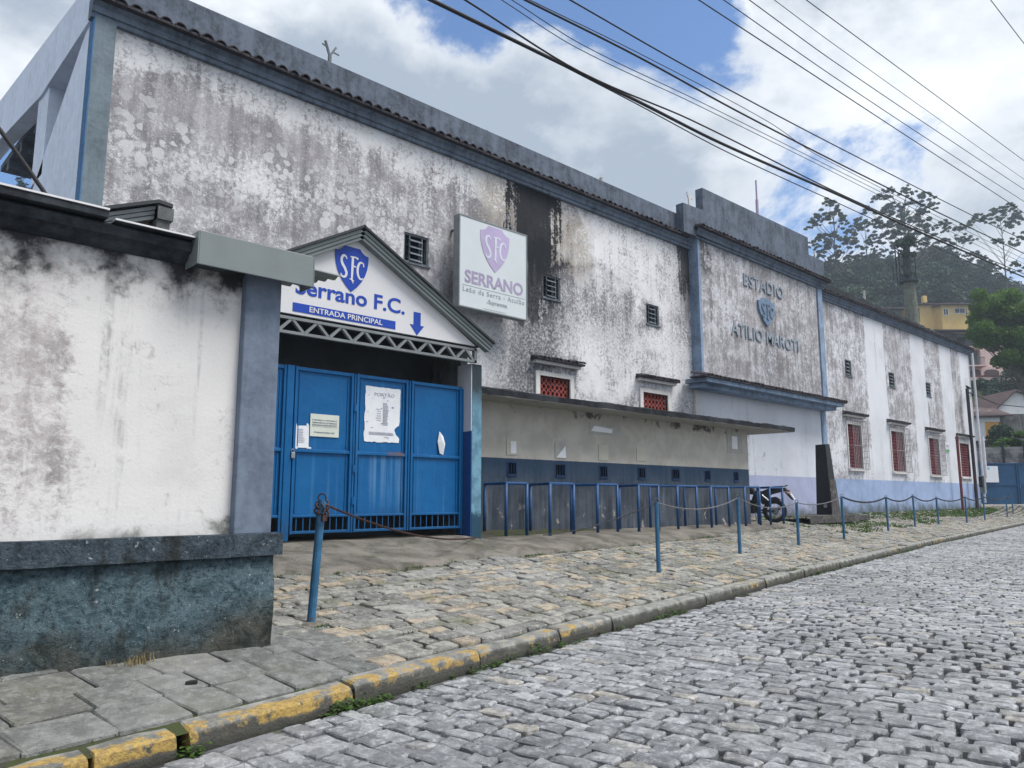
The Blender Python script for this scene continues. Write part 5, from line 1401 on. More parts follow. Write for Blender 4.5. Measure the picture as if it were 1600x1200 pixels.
cable([(727, 0), (906, 112), (1081, 188), (1300, 297), (1420, 351), (1600, 428)], 6.7, .013, 'cable crossing onto the thick bundled cable from above')
cable([(784, 0), (900, 74), (1081, 160), (1300, 268), (1600, 420)], 6.5, .006, 'hair-thin lower cable of the close pair')
cable([(800, 0), (910, 70), (1090, 157), (1300, 262), (1600, 412)], 6.4, .006, 'hair-thin upper cable of the close pair')
cable([(821, 0), (994, 87), (1147, 171), (1300, 250), (1433, 316), (1600, 396)], 6.2, .015, 'dark medium cable above the close thin pair')
cable([(828, 0), (1000, 84), (1200, 190), (1278, 243), (1600, 405)], 6.25, .006, 'thin cable hugging the dark medium cable')
cable([(891, 0), (1080, 108), (1300, 225), (1528, 341), (1600, 375)], 6.0, .011, 'single cable alone in the middle of the sky')
cable([(1092, 0), (1300, 136), (1459, 240), (1573, 314), (1610, 340)], 5.7, .010, 'first of the four spaced cables at top right, the lowest')
cable([(1131, 0), (1300, 118), (1484, 240), (1591, 309)], 5.5, .008, 'second of the four spaced cables at top right')
cable([(1171, 0), (1300, 94), (1516, 240), (1600, 296)], 5.3, .008, 'third of the four spaced cables at top right')
cable([(1210, 0), (1300, 67), (1543, 240), (1600, 280)], 5.1, .006, 'faint fourth of the spaced cables at top right')
cable([(1260, 0), (1400, 103), (1585, 240), (1600, 251)], 4.9, .008, 'cable highest of the long lines at top right')
cable([(1548, 0), (1600, 68)], 4.4, .010, 'short stretch of cable cutting the top right corner')
a = PX(-40, 150, 2.2)
m_ = MB(); p = [PD(-60, 130, 5.5), PD(0, 203, 5.6), PD(40, 258, 5.7), PD(80, 316, 5.8)]; m_.tube(p, .017, 8); tag(m_.build('drop_cable', M['wire']), 'thick black cable slanting down to the boundary wall roof at far left', 'cable')
m_ = MB(); p0 = PY(1511, 612, 11.25); m_.tube([(p0[0], 11.25, p0[1]), PD(1560, 632, 48), PD(1640, 640, 56)], .03, 6); tag(m_.build('power_line', M['wire']), 'cable leaving the corner pole towards the far houses', 'cable')
# ================================================================== HILL, FAR HOUSES
RT = Vector((math.sin(AZ), -math.cos(AZ), 0)); FH = Vector((math.cos(AZ), math.sin(AZ), 0))
HP = [(0, -2.5), (44, -1.5), (49, .6), (53, 2.0), (65, 4.0), (75, 7), (100, 15.5), (120, 27), (150, 33), (220, 36), (600, 50)]
def hz(Z): return interp(HP, Z)
g = G('hill_ground', .95, .1)
n = g.noise(.25, 8, .7); g.col(g.mix(g.step(n, .4, .6), (.03, .045, .02), (.06, .07, .035))).bump(g.noise(2, 6, .7), .2); M['hill'] = g.m
m_ = MB()
Zs = [46, 49, 51, 53, 57, 61, 66, 71, 76, 85, 95, 105, 115, 125, 140, 160, 200, 300, 600]
Ls = list(range(-60, 161, 5))
v = []
for Z in Zs:
    for l in Ls:
        lat = l * (1 + Z / 150); p = FH * Z + RT * lat
        fade = 1 if lat > 12 else max(.0, (lat + 60) / 72)
        if p.x < 44 and p.y < 25: zz = -2.5
        else: zz = hz(Z) + (1.2 * fn(p.x, p.y, .05) if Z > 60 else 0)
        v.append((p.x, p.y, zz))
nl = len(Ls)
m_.v = v; m_.f = [(j * nl + i, j * nl + i + 1, (j + 1) * nl + i + 1, (j + 1) * nl + i) for j in range(len(Zs) - 1) for i in range(nl - 1)]
struct(m_.build('hill', M['hill'], smooth=True, org=(0, 0, 0)))
def frame_at(px, py, Z, yaw=0.):
    """local house frame: origin under a photo point at distance Z; u runs right across the view, w runs away"""
    o = PD(px, py, Z); u = Vector((RT.x * math.cos(yaw) + FH.x * math.sin(yaw), RT.y * math.cos(yaw) + FH.y * math.sin(yaw), 0)); w = Vector((-u.y, u.x, 0))
    return o, (lambda a, b, c_: tuple(o + u * a + w * b + Vector((0, 0, c_))))
def hwin(parent, T, a0, a1, z0, z1, y=0., lab='window', mf='lightwhite'):
    m_ = MB(T); t = .14
    m_.box(a0 - t, a0, y - .08, y + .02, z0 - t, z1 + t); m_.box(a1, a1 + t, y - .08, y + .02, z0 - t, z1 + t); m_.box(a0, a1, y - .08, y + .02, z1, z1 + t); m_.box(a0, a1, y - .08, y + .02, z0 - t, z0)
    m_.box((a0 + a1) / 2 - .04, (a0 + a1) / 2 + .04, y - .05, y - .02, z0, z1)
    o = m_.build('window', M[mf], parent); m_ = MB(T); m_.box(a0, a1, y - .02, y - .005, z0, z1); m_.build('pane', M['glass'], o)
def hiproof(T, x0, x1, y0, y1, z, h, t=.15):
    m_ = MB(T); ym = (y0 + y1) / 2; k = (y1 - y0) / 2 * .8
    m_.add([(x0, y0, z), (x1, y0, z), (x1, y1, z), (x0, y1, z), (x0 + k, ym, z + h), (x1 - k, ym, z + h), (x0, y0, z - t), (x1, y0, z - t), (x1, y1, z - t), (x0, y1, z - t)],
           [(0, 1, 5, 4), (2, 3, 4, 5), (0, 4, 3), (1, 2, 5), (0, 1, 7, 6), (1, 2, 8, 7), (2, 3, 9, 8), (3, 0, 6, 9), (6, 7, 8, 9)])
    return m_
def house_at(px0, py0, Z):
    o_, T = frame_at(px0, py0, Z); k = Z / 1200.
    return o_, T, (lambda px: (px - px0) * k), (lambda py: (py0 - py) * k)
o_, T, U, V_ = house_at(1470, 510, 120)
yh = thing('yellow_house', 'yellow two-part house with dark hipped roof and white framed windows high on the hill', 'house', tuple(o_))
m_ = MB(T); m_.box(U(1430), U(1469), 1.6, 10, -5, V_(469)); m_.build('wall', M['yellowwall'], yh)
m_ = MB(T); m_.box(U(1473), U(1519), .0, 9, -5, V_(474)); m_.build('wall', M['yellowwall'], yh)
m_ = MB(T); m_.prism([(U(1469), 1.6), (U(1473), .0), (U(1473), 3), (U(1469), 3)], -5, V_(473), 'z'); m_.build('wall', M['yellowwall'], yh)
rf = hiproof(T, U(1466), U(1525), -.9, 9.5, V_(474), 1.1).build('roof', M['farroof'], yh)
hiproof(T, U(1424), U(1495), .8, 10.5, V_(470), 1.15).build('roof', M['farroof'], yh)
hiproof(T, U(1372), U(1422), .8, 9, V_(477), .6).build('roof', M['farroof'], yh)
m_ = MB(T); m_.box(U(1449), U(1455), .6, 1.3, V_(469), V_(458)); m_.build('chimney', M['yellowwall'], rf)
hwin(yh, T, U(1494), U(1510), V_(488), V_(481), 0); hwin(yh, T, U(1476.5), U(1483), V_(491), V_(482), 0)
m_ = MB(T); m_.box(U(1438), U(1446), 1.52, 1.59, V_(499), V_(476)); m_.build('dark_door', M['darkhole'], yh)
m_ = MB(T); m_.box(U(1376), U(1420), 2.0, 8, -5, V_(477) - .2); m_.build('porch_wall', M['greywall'], yh)
m_ = MB(T); m_.bar((U(1508), -.8, V_(500)), (U(1508), -.8, V_(483)), .1); m_.build('mast', M['frame'], yh)
o_, T, U, V_ = house_at(1520, 590, 100)
ph = thing('pink_house', 'pink terraced house with brown roofs, arched openings and long red-edged balcony slab', 'house', tuple(o_))
m_ = MB(T); m_.box(U(1462), U(1540), 1.3, 9, -1, V_(512)); m_.build('wall', M['greywall'], ph)
m_ = MB(T); m_.box(U(1517), U(1572), .4, 1.28, V_(589), V_(572)); m_.build('pink_wall', M['pinkwall'], ph)
m_ = MB(T); m_.prism([(U(1505), V_(592)), (U(1541), V_(592)), (U(1541), V_(597)), (U(1532), V_(607)), (U(1505), V_(607))], .3, 1.2); m_.build('pink_wall', M['pinkwall'], ph)
m_ = MB(T); m_.box(U(1541), U(1575), .8, 8, V_(572), V_(530)); m_.build('pink_wall', M['pinkwall'], ph)
hiproof(T, U(1462), U(1527), -.4, 9, V_(513), .95).build('roof', M['farroof2'], ph)
m_ = MB(T); m_.add([(U(1486), -1.2, V_(520)), (U(1530), -1.2, V_(521)), (U(1524), 1.2, V_(514)), (U(1486), 1.2, V_(514)), (U(1486), -1.2, V_(521.5)), (U(1530), -1.2, V_(522.5))], [(0, 1, 2, 3), (0, 1, 5, 4)]); m_.build('roof', M['farroof2'], ph)
m_ = MB(T); m_.box(U(1505), U(1598), -1.6, .4, V_(597), V_(592)); m_.build('balcony_slab', M['pinkwall'], ph)
m_ = MB(T); m_.box(U(1505), U(1598), -1.65, .4, V_(591.9), V_(589.5)); m_.build('red_edge', M['redpole'], ph)
for zz0, zz1, xa_, xb_ in ((541, 529, 1508, 1534), (571, 559, 1512, 1536)):
    m_ = MB(T); n = 14
    for i in range(n): xx = U(xa_) + (U(xb_) - U(xa_)) * i / (n - 1); m_.bar((xx, -.7, V_(zz0)), (xx, -.7, V_(zz1)), .04)
    m_.box(U(xa_), U(xb_), -.75, -.65, V_(zz1), V_(zz1) + .07); m_.build('balcony_railing', M['frame'], ph)
    m_ = MB(T); m_.box(U(xa_) - .3, U(xb_) + .3, -.8, 1.3, V_(zz0) - .18, V_(zz0) - .01); m_.build('balcony_floor', M['pinkwall'], ph)
    m_ = MB(T); m_.box(U(xa_ + 2), U(xb_ - 3), 1.2, 1.29, V_(zz0), V_(zz1 - 7)); m_.build('dark_opening', M['darkhole'], ph)
def arched(px0, px1, p0, p1, y, mat):
    a, b, z0, z1 = U(px0), U(px1), V_(p0), V_(p1); h = (z1 - z0)
    m_ = MB(T); m_.prism([(a, z0), (b, z0), (b, z1 - h * .3), (b - (b - a) * .15, z1 - h * .08), ((a + b) / 2, z1), (a + (b - a) * .15, z1 - h * .08), (a, z1 - h * .3)], y, y + .07); m_.build('arched_window', mat, ph)
arched(1519, 1536, 588, 576, .32, M['farroof2']); arched(1542, 1565, 588, 576, .32, M['farroof2']); arched(1519, 1523, 606, 598, .22, M['glass']); arched(1525.5, 1529.5, 606, 598, .22, M['glass'])
m_ = MB(T); m_.box(U(1500), U(1600), 1.4, 3, -9, -.15); m_.build('retaining_wall', M['greywall'], ph)
m_ = MB(T); m_.box(U(1570), U(1590), -.2, .1, V_(589), V_(585)); m_.build('parapet', M['pinkwall'], ph)
# white gabled house (75 m: 16 px/m)
o_, T = frame_at(1555, 652, 75)
wh = thing('white_gabled_house', 'white gabled house with brown tiled roof and orange side wall below the pink house', 'house', tuple(o_))
m_ = MB(T); m_.prism([(-.6, .2), (2.1, 2.6), (8, .7), (8, .2)], 0, 6); m_.build('gable_wall', M['whitewall'], wh)
m_ = MB(T); m_.box(-.3, 9, .1, 6, -4, .2); m_.build('wall', M['orangewall'], wh)
m_ = MB(T); m_.add([(-1.6, -.4, -.5), (2.1, -.4, 2.75), (2.1, 6, 2.75), (-1.6, 6, -.5), (9, -.4, .6), (9, 6, .6), (-1.6, -.4, -.65), (2.1, -.4, 2.55), (9, -.4, .4)], [(0, 1, 2, 3), (1, 4, 5, 2), (0, 1, 7, 6), (1, 4, 8, 7)]); m_.build('roof', M['farroof2'], wh)
m_ = MB(T); m_.add([(2.0, -2.2, 2.0), (8.5, -2.2, .3), (8.5, -.45, .75), (2.0, -.45, 2.6)], [(0, 1, 2, 3)])
# low orange house (65 m: 18.5 px/m)
o_, T = frame_at(1532, 700, 65)
oh = thing('orange_house', 'low house with patched brown roof, white and orange wall at the foot of the hill', 'house', tuple(o_))
m_ = MB(T); m_.box(-2.5, .55, 0, 5, -1, 2.2); m_.build('white_wall', M['whitewall'], oh)
m_ = MB(T); m_.box(.56, 1.75, 0, 5, .6, 2.2); m_.build('orange_wall', M['orangewall'], oh)
m_ = MB(T); m_.box(-2.5, 1.8, -.08, 0, 2.21, 2.6); m_.build('fascia', M['whitewall'], oh)
m_ = MB(T); m_.add([(-3, -.6, 2.6), (2.6, -.6, 2.75), (4.4, 4.5, 3.9), (-3, 4.5, 4.2), (-3, -.6, 2.5), (2.6, -.6, 2.65)], [(0, 1, 2, 3), (0, 1, 5, 4)]); m_.build('roof', M['farroof2'], oh)
m_ = MB(T)
for i in range(9): a = -1.6 + i * .42; b = 1.6 + .5 * math.sin(i * 2.1); m_.add([(a, b, 3.30 + (b - 1) * .14), (a + .22, b, 3.30 + (b - 1) * .14), (a + .22, b + .35, 3.36 + (b - 1) * .14), (a, b + .35, 3.36 + (b - 1) * .14)], [(0, 1, 2, 3)])
m_.build('roof_patches', M['signwhite'], oh)
m_ = MB(T); m_.add([(-2.5, -1.6, -.5), (.6, -1.6, -.6), (1.8, -.1, .6), (-2.5, -.1, .6)], [(0, 1, 2, 3)]); m_.build('lean_to_roof', M['gutterdark'], oh)
m_ = MB(T); m_.box(1.76, 9, 1.0, 5, -2, 3.0); m_.build('grey_wall', M['greywall'], oh)
# block wall above the far gate
a_, b_ = PD(1520, 725, 50), PD(1680, 725, 48)
g = G('far_block_wall', .9, .1)
bt_ = g.t.nodes.new('ShaderNodeTexBrick'); g.put(g.scale(g.P, 1, 1, 1), bt_.inputs['Vector'])
n = g.noise(1.5, 8, .7)
zf = g.math('FRACT', g.math('MULTIPLY', g.Z, 4.0)); course = g.step(zf, .0, .10)
c = g.mix(g.step(n, .4, .6), (.10, .10, .105), (.26, .26, .27)); c = g.mix(g.math('SUBTRACT', 1., course), c, (.04, .04, .04)); g.t.nodes.remove(bt_)
g.col(c).bump(n, .02); M['blockwall'] = g.m
bk = thing('block_wall', 'grey concrete block wall with dark posts above the far blue gate', 'wall', tuple(a_))
dv = (b_ - a_); Lw = Vector((dv.x, dv.y, 0)).length; du = Vector((dv.x, dv.y, 0)) / Lw; dn = Vector((-du.y, du.x, 0))
TW_ = lambda a, b, c_: tuple(Vector((a_.x, a_.y, 0)) + du * a + dn * b + Vector((0, 0, c_)))
m_ = MB(TW_); m_.box(-.2, Lw, 0, .2, .4, 4.45); m_.build('wall', M['blockwall'], bk)
for i in range(6):
    m_ = MB(TW_); xx = .5 + i * 1.18; m_.box(xx, xx + .14, -.06, .26, .4, 4.75); m_.build('post', M['gutterdark'], bk)
# far blue gate
a_, b_ = PD(1534, 790, 45), PD(1720, 790, 45)
dv = (b_ - a_); Lw = Vector((dv.x, dv.y, 0)).length; du2 = Vector((dv.x, dv.y, 0)) / Lw; dn2 = Vector((-du2.y, du2.x, 0))
TG_ = (lambda o2, u2, n2: (lambda a, b, c_: tuple(Vector((o2.x, o2.y, 0)) + u2 * a + n2 * b + Vector((0, 0, c_)))))(a_, du2, dn2)
g = G('far_gate_paint', .6, .3); n = g.noise(1.2, 7, .65); f_ = g.noise(5, 7, .7)
c = g.mix(g.step(n, .3, .7), (.012, .055, .13), (.02, .08, .18)); c = g.mix(g.step(f_, .62, .68, 0, .7), c, (.16, .25, .34)); g.col(c); M['fargate'] = g.m
fgt = thing('far_gate', 'far dark blue sheet-metal gate across the end of the pavement', 'gate', tuple(a_))
for i in range(3):
    m_ = MB(TG_); x0 = .03 + i * 2.25; m_.box(x0, x0 + 2.2, 0, .03, .82, 3.2); m_.build('panel', M['fargate'], fgt)
    m_ = MB(TG_); m_.box(x0, x0 + .06, -.05, -.001, .8, 3.24); m_.box(x0 + 2.14, x0 + 2.2, -.05, -.001, .8, 3.24); m_.box(x0 + .06, x0 + 2.14, -.05, -.001, 3.18, 3.24); m_.box(x0 + .06, x0 + 2.14, -.05, -.001, 1.95, 2.0); m_.build('leaf_frame', M['fargate'], fgt)
pp_ = thing('gate_poster', 'pale blue-topped poster on the far blue gate', 'poster', TG_(.6, -.06, 2.1))
m_ = MB(TG_); m_.box(.28, 1.08, -.075, -.055, 2.12, 3.06); m_.build('sheet', M['paper'], pp_)
m_ = MB(TG_); m_.box(.32, .6, -.079, -.076, 2.85, 3.0); m_.build('print', simple('poster_print', (.25, .5, .66), .6, .2, 6), pp_)
# ================================================================== TREES
def leafmat(name, a, b, trans=.25):
    g = G(name, .65, .25)
    n = g.noise(.9, 5, .7); t = g.attr('tint', 'Fac'); r_ = g.rnd()
    c = g.mix(g.math('ADD', g.math('MULTIPLY', t, .6), g.math('MULTIPLY', n, .4)), a, b)
    c = g.mix(g.math('MULTIPLY', r_, .7), c, tuple(x * 1.1 for x in a))
    g.col(c)
    tr = g.t.nodes.new('ShaderNodeBsdfTranslucent'); mx = g.t.nodes.new('ShaderNodeMixShader'); mx.inputs[0].default_value = trans
    g.put(c, tr.inputs[0]); g.t.links.new(g.b.outputs[0], mx.inputs[1]); g.t.links.new(tr.outputs[0], mx.inputs[2])
    g.t.links.new(mx.outputs[0], g.t.nodes['Material Output'].inputs[0]); return g.m
M['leafdark'] = leafmat('forest_leaf', (.014, .038, .022), (.06, .10, .055), .2)
M['leafeuc'] = leafmat('eucalyptus_leaf', (.035, .06, .035), (.09, .125, .07), .3)
M['leafgreen2'] = leafmat('bright_leaf', (.045, .10, .018), (.15, .27, .045), .35)
M['leafweed'] = leafmat('weed_leaf', (.05, .10, .02), (.12, .20, .05), .35)
M['drygrass'] = leafmat('dry_grass', (.22, .18, .10), (.34, .28, .16), .2)
M['conifer'] = leafmat('conifer_leaf', (.012, .03, .02), (.03, .06, .035), .1)
def leaves_mesh(name, clumps, n, size, mat, seed, flat=1., aspect=1.8, shell=.35, drop=0.):
    """clumps (x,y,z,r,rz): leaf-sized faces scattered through each clump's volume"""
    rng = np.random.default_rng(seed)
    cl = np.array(clumps, float); vol = cl[:, 3] ** 2
    idx = rng.choice(len(cl), n, p=vol / vol.sum())
    d = rng.normal(size=(n, 3)); d /= np.linalg.norm(d, axis=1)[:, None]
    rad = rng.random(n) ** shell
    c = cl[idx]
    P = c[:, :3] + d * rad[:, None] * np.stack([c[:, 3], c[:, 3], c[:, 4]], 1)
    a = rng.normal(size=(n, 3)); a[:, 2] = a[:, 2] * .7 - drop; a /= np.linalg.norm(a, axis=1)[:, None]
    b = np.cross(a, rng.normal(size=(n, 3))); b /= np.linalg.norm(b, axis=1)[:, None]
    s = size * (.6 + .8 * rng.random(n))[:, None]
    q = np.stack([P - a * s * .5 * aspect, P + b * s * .5, P + a * s * .5 * aspect, P - b * s * .5], 1).reshape(-1, 3)
    me = bpy.data.meshes.new(name)
    me.vertices.add(4 * n); me.vertices.foreach_set('co', q.ravel()); me.loops.add(4 * n); me.loops.foreach_set('vertex_index', np.arange(4 * n, dtype=np.int32))
    me.polygons.add(n); me.polygons.foreach_set('loop_start', np.arange(n, dtype=np.int32) * 4); me.update(calc_edges=True); me.validate()
    at = me.attributes.new('tint', 'FLOAT', 'POINT')
    cv = rng.random(len(cl)) * .5
    at.data.foreach_set('value', np.repeat(np.clip(cv[idx] + rng.random(n) * .5, 0, 1), 4).astype(np.float32))
    me.materials.append(mat); return me
def tree_from(label, loc, H, crown_pts, leafn, leafsize, lmat, bmat, seed, trunk_r=.2, z_first=.4, group=None, name='tree', flat=.55, cat='tree', aspect=1.8, shell=.4):
    """crown_pts: (x,y,z,r,rz) clumps in metres from the base"""
    t = thing(name, label, cat, tuple(loc), group)
    lo = Vector(loc); rg = random.Random(seed)
    m_ = MB(T=lambda x, y, z: (x + lo.x, y + lo.y, z + lo.z))
    n = 7; pts = [(.12 * trunk_r * rg.gauss(0, 1) * i, .12 * trunk_r * rg.gauss(0, 1) * i, H * i / (n - 1) * .92) for i in range(n)]
    m_.tube(pts, [trunk_r * (1 - .8 * i / (n - 1)) for i in range(n)], 8)
    for (x, y, z, r_, rz) in (crown_pts if len(crown_pts) < 60 else crown_pts[::9]):
        zb = max(H * z_first * .6, z - math.hypot(x, y) * 1.1 - .3); k = min(n - 2, int(zb / (H * .92) * (n - 1))); f = zb / (H * .92) * (n - 1) - k
        b0 = Vector(pts[k]).lerp(Vector(pts[k + 1]), max(0, min(1, f)))
        mid = b0.lerp(Vector((x, y, z)), .5) + Vector((rg.gauss(0, .15), rg.gauss(0, .15), -.1 * r_))
        m_.tube([b0, mid, (x, y, z)], [trunk_r * .26, trunk_r * .15, trunk_r * .05], 5, cap=False)
    m_.build('trunk', bmat, t)
    me = leaves_mesh('crown', crown_pts, leafn, leafsize, lmat, seed, aspect=aspect, shell=shell)
    o = bpy.data.objects.new('crown', me); C.objects.link(o); o.parent = t; ORG[o.name] = lo
    return t
def rand_crown(seed, H, Rr, n, rmin, rmax, flat, z0=.45, top=1.):
    rg = random.Random(seed); out = []
    for i in range(n):
        h = z0 + (top - z0) * rg.random(); w = math.sin(math.pi * min(1, (h - z0) / (top - z0) * .8 + .18)) ** .6
        a = rg.random() * 6.283; rr = Rr * w * rg.random() ** .5; r_ = rg.uniform(rmin, rmax)
        out.append((rr * math.cos(a), rr * math.sin(a), H * h, r_, r_ * flat))
    return out
# three forest trees copied over the hillside
protos = []
for k in range(3):
    H = (11, 13, 9)[k]
    t = tree_from('dense dark tree massed with others in the wooded hillside', PD(1300 + 60 * k, 560, 135 + 3 * k) * 1 - Vector((0, 0, 4)), H, rand_crown(20 + k, H, 3.4 + .4 * k, 26, 1.0, 2.0, .75, .25), 4200, .34, M['leafdark'], M['bark'], 40 + k, .3, group='massed trees of the hillside wood', name='forest_tree')
    protos.append(t)
rg = random.Random(5)
first = [True] * 3
cnt = 0
for row_, (Z, top_) in enumerate(((118, 0), (124, 0), (134, 0), (144, 0), (156, 0))):
    px = 1235 + row_ * 9
    while px < 1680:
        k = rg.randrange(3); H = (11, 13, 9)[k]; s = rg.uniform(.8, 1.25)
        ptop = interp([(1235, 440), (1265, 425), (1285, 412), (1340, 403), (1370, 402), (1440, 396), (1490, 394), (1510, 406), (1540, 417), (1560, 430), (1580, 446), (1600, 455), (1680, 470)], px) + {0: 62, 1: 48, 2: 30, 3: 14, 4: 0}[row_] + rg.uniform(-5, 9)
        topz = PD(px, ptop, Z).z
        loc = PD(px, 500, Z); loc.z = topz - H * s
        blocked = (1360 < px < 1560 and row_ < 2) or (px > 1500 and row_ < 3)
        lab_ = ('dense dark tree ' + ('on the wooded skyline' if row_ == 4 else 'low on the slope' if row_ < 2 else 'midway up the wood') +
                (' left of the thick pale trunk' if px < 1420 else ' above the yellow house' if px < 1525 else ' at the right edge above the green tree'))
        if not blocked:
            if first[k]:
                t = protos[k]; t.location = loc; t.scale = (s, s, s); t.rotation_euler = (0, 0, rg.random() * 6.28); first[k] = False; t['label'] = lab_
            else: dup(protos[k], loc, lab_, rg.random() * 6.28, (s, s, s))
            cnt += 1
        px += rg.uniform(21, 33) * 120 / Z
# eucalyptus on the ridge, each from its outline in the photo
def euc(label, px0, ptop, pbase, Z, clumps, seed, dens=1.0, tr=.28):
    """clumps: (dpx, py, rpx) of foliage pads; depth spread at random"""
    s = Z / 1200.; base = PD(px0, pbase, Z); rg = random.Random(seed)
    cp = []
    for (x, y, r_) in clumps:
        u = (x - px0) * s; dd = rg.uniform(-2.2, 2.2); p = RT * u + (FH + RT * ((x - 800) / 1213.)) * dd
        for q in range(16):
            a = rg.random() * 6.283; e = r_ * s * rg.uniform(.1, 1.5)
            cp.append((p.x + e * math.cos(a), p.y + e * math.sin(a), (pbase - y) * s + r_ * s * .25 - e * e / (r_ * s) * .45 + rg.gauss(0, r_ * s * .3), r_ * s * rg.uniform(.2, .42), r_ * s * .18))
    H = (pbase - ptop) * s
    return tree_from(label, base, H, cp, int(len(cp) * 95 * dens), .15, M['leafeuc'], M['bark'], seed, tr, group='tall open-crowned trees on the ridge', name='ridge_tree', aspect=2.6, shell=.45, z_first=.5)
euc('open-crowned ridge tree farthest left, just past the stepped parapet', 1310, 310, 480, 140, [(1305, 312, 11), (1318, 322, 10), (1282, 330, 8), (1277, 345, 9), (1300, 338, 10), (1325, 340, 9), (1335, 352, 9), (1290, 358, 10), (1312, 358, 12), (1275, 372, 8), (1330, 372, 10), (1300, 378, 11), (1345, 378, 9), (1285, 392, 9), (1316, 396, 10), (1335, 398, 9), (1300, 410, 10)], 1)
euc('slender ridge tree between the leftmost and the tallest ones', 1360, 322, 480, 150, [(1350, 332, 9), (1362, 345, 8), (1372, 358, 9), (1350, 352, 8), (1366, 375, 8), (1352, 392, 7), (1378, 385, 8)], 2, .7, .18)
euc('tallest ridge tree, broad layered crown in the middle of the group', 1424, 284, 480, 145, [(1400, 288, 8), (1432, 290, 9), (1462, 296, 10), (1472, 308, 9), (1385, 302, 10), (1408, 304, 10), (1440, 304, 11), (1366, 314, 9), (1392, 318, 12), (1420, 320, 13), (1450, 320, 12), (1484, 334, 9), (1405, 336, 14), (1432, 338, 14), (1460, 342, 11), (1380, 342, 11), (1414, 354, 13), (1440, 358, 11), (1390, 364, 11), (1465, 362, 10), (1402, 380, 10), (1450, 380, 10), (1488, 366, 8), (1474, 384, 8)], 3, 1.0, .34)
euc('thin ridge tree right of the tallest one, below the thick cable', 1505, 345, 500, 155, [(1495, 350, 8), (1515, 352, 8), (1508, 368, 9), (1525, 372, 8), (1490, 380, 8), (1520, 392, 8), (1500, 400, 8), (1535, 398, 7)], 4, .7, .16)
euc('sparse ridge tree near the right edge with a bare pale fork', 1580, 308, 520, 140, [(1550, 325, 10), (1575, 318, 9), (1595, 312, 10), (1612, 322, 11), (1538, 330, 7), (1577, 334, 9), (1600, 345, 9), (1530, 344, 7), (1570, 372, 8), (1545, 392, 8), (1595, 378, 8), (1620, 360, 10), (1560, 408, 8), (1600, 410, 9), (1575, 430, 7)], 5, .75, .2)
euc('low thin ridge tree over the yellow house roof', 1540, 400, 520, 160, [(1530, 410, 8), (1545, 402, 8), (1555, 420, 8), (1560, 436, 7), (1585, 450, 8), (1595, 440, 8)], 6, .8, .15)
# bare thick trunk with epiphytes above the wing roof
base = PD(1427, 520, 72)
tk = thing('old_trunk', 'thick pale bare trunk with a dark collar rising behind the wing roof', 'tree', tuple(base))
Tk = lambda x, y, z: (base.x + x, base.y + y, base.z + z)
m_ = MB(Tk); m_.tube([(0, 0, -3), (.05, 0, 1.5), (-.05, 0, 3.6), (-.12, 0, 4.9)], [.70, .60, .55, .50], 14); m_.build('trunk', M['barkpale'], tk)
m_ = MB(Tk); m_.tube([(-.12, 0, 4.9), (-.12, 0, 5.0), (-.12, 0, 5.1)], [.72, .88, .55], 14); m_.tube([(-.1, 0, 5.1), (-.15, 0, 7.2), (-.05, 0, 9.5)], [.5, .38, .25], 10)
for (x, z0, z1) in ((-1.15, 4.6, 8.6), (-.85, 4.6, 8.2), (-1.5, 5.2, 6.6), (.7, 5, 7.4)): m_.tube([(x * RT.x, x * RT.y, z0), (x * RT.x * 1.02, x * RT.y, z1)], .06, 6)
for i in range(6): a = i * 1.05; m_.tube([(-.1, 0, 7 + i * .3), (1.1 * math.cos(a), 1.1 * math.sin(a), 7.9 + i * .35)], [.1, .04], 5)
m_.build('dark_collar', M['gutterdark'], tk)
me = leaves_mesh('epiphytes', [(-.1, 0, 5.6, .6, .5), (-.1, 0, 6.5, .5, .8), (-.7, 0, 7.6, .5, .3), (.8, 0, 7.9, .6, .3), (0, 0, 9.0, 1.1, .5), (-1.2, 0, 8.6, .6, .3), (1.3, 0, 9.2, .6, .3)], 1100, .18, M['leafdark'], 9)
o = bpy.data.objects.new('epiphytes', me); C.objects.link(o); o.parent = tk
# round green tree at right
base = PD(1618, 735, 62)
s = 62 / 1200.
cp = []
rg = random.Random(8)
for (x, y, r_) in [(1575, 470, 22), (1600, 462, 22), (1556, 478, 18), (1546, 492, 13), (1542, 512, 13), (1560, 505, 24), (1590, 495, 26), (1620, 490, 30), (1550, 535, 20), (1580, 530, 26), (1610, 530, 28), (1590, 560, 20), (1620, 565, 24), (1650, 500, 30), (1660, 540, 30)]:
    for q in range(3):
        dd = rg.uniform(-1.6, 1.6); u = (x - 1618) * s; p = RT * (u + rg.gauss(0, r_ * s * .3)) + (FH + RT * ((x - 800) / 1213.)) * dd
        cp.append((p.x, p.y, (735 - y) * s + rg.gauss(0, r_ * s * .3), r_ * s * .8, r_ * s * .6))
tree_from('rounded bright green tree at the right edge hiding half of the pink house', base, 12.8, cp, 40000, .12, M['leafgreen2'], M['bark'], 12, .26, name='green_tree')
# shrub over the block wall
base = PD(1600, 722, 52.5); s = 52.5 / 1200.
cp = []
for (x, y, r_) in [(1570, 696, 8), (1585, 688, 11), (1600, 680, 13), (1620, 672, 16), (1560, 698, 5), (1590, 700, 10), (1610, 695, 14), (1640, 690, 18)]:
    p = RT * ((x - 1600) * s)
    for q in range(2): cp.append((p.x + rg.gauss(0, .15), p.y + rg.gauss(0, .3), (722 - y) * s + rg.gauss(0, .1), r_ * s * .8, r_ * s * .45))
tree_from('spreading light green shrub behind the grey block wall', base, 1.6, cp, 9000, .10, M['leafgreen2'], M['bark'], 14, .08, name='shrub', cat='shrub')
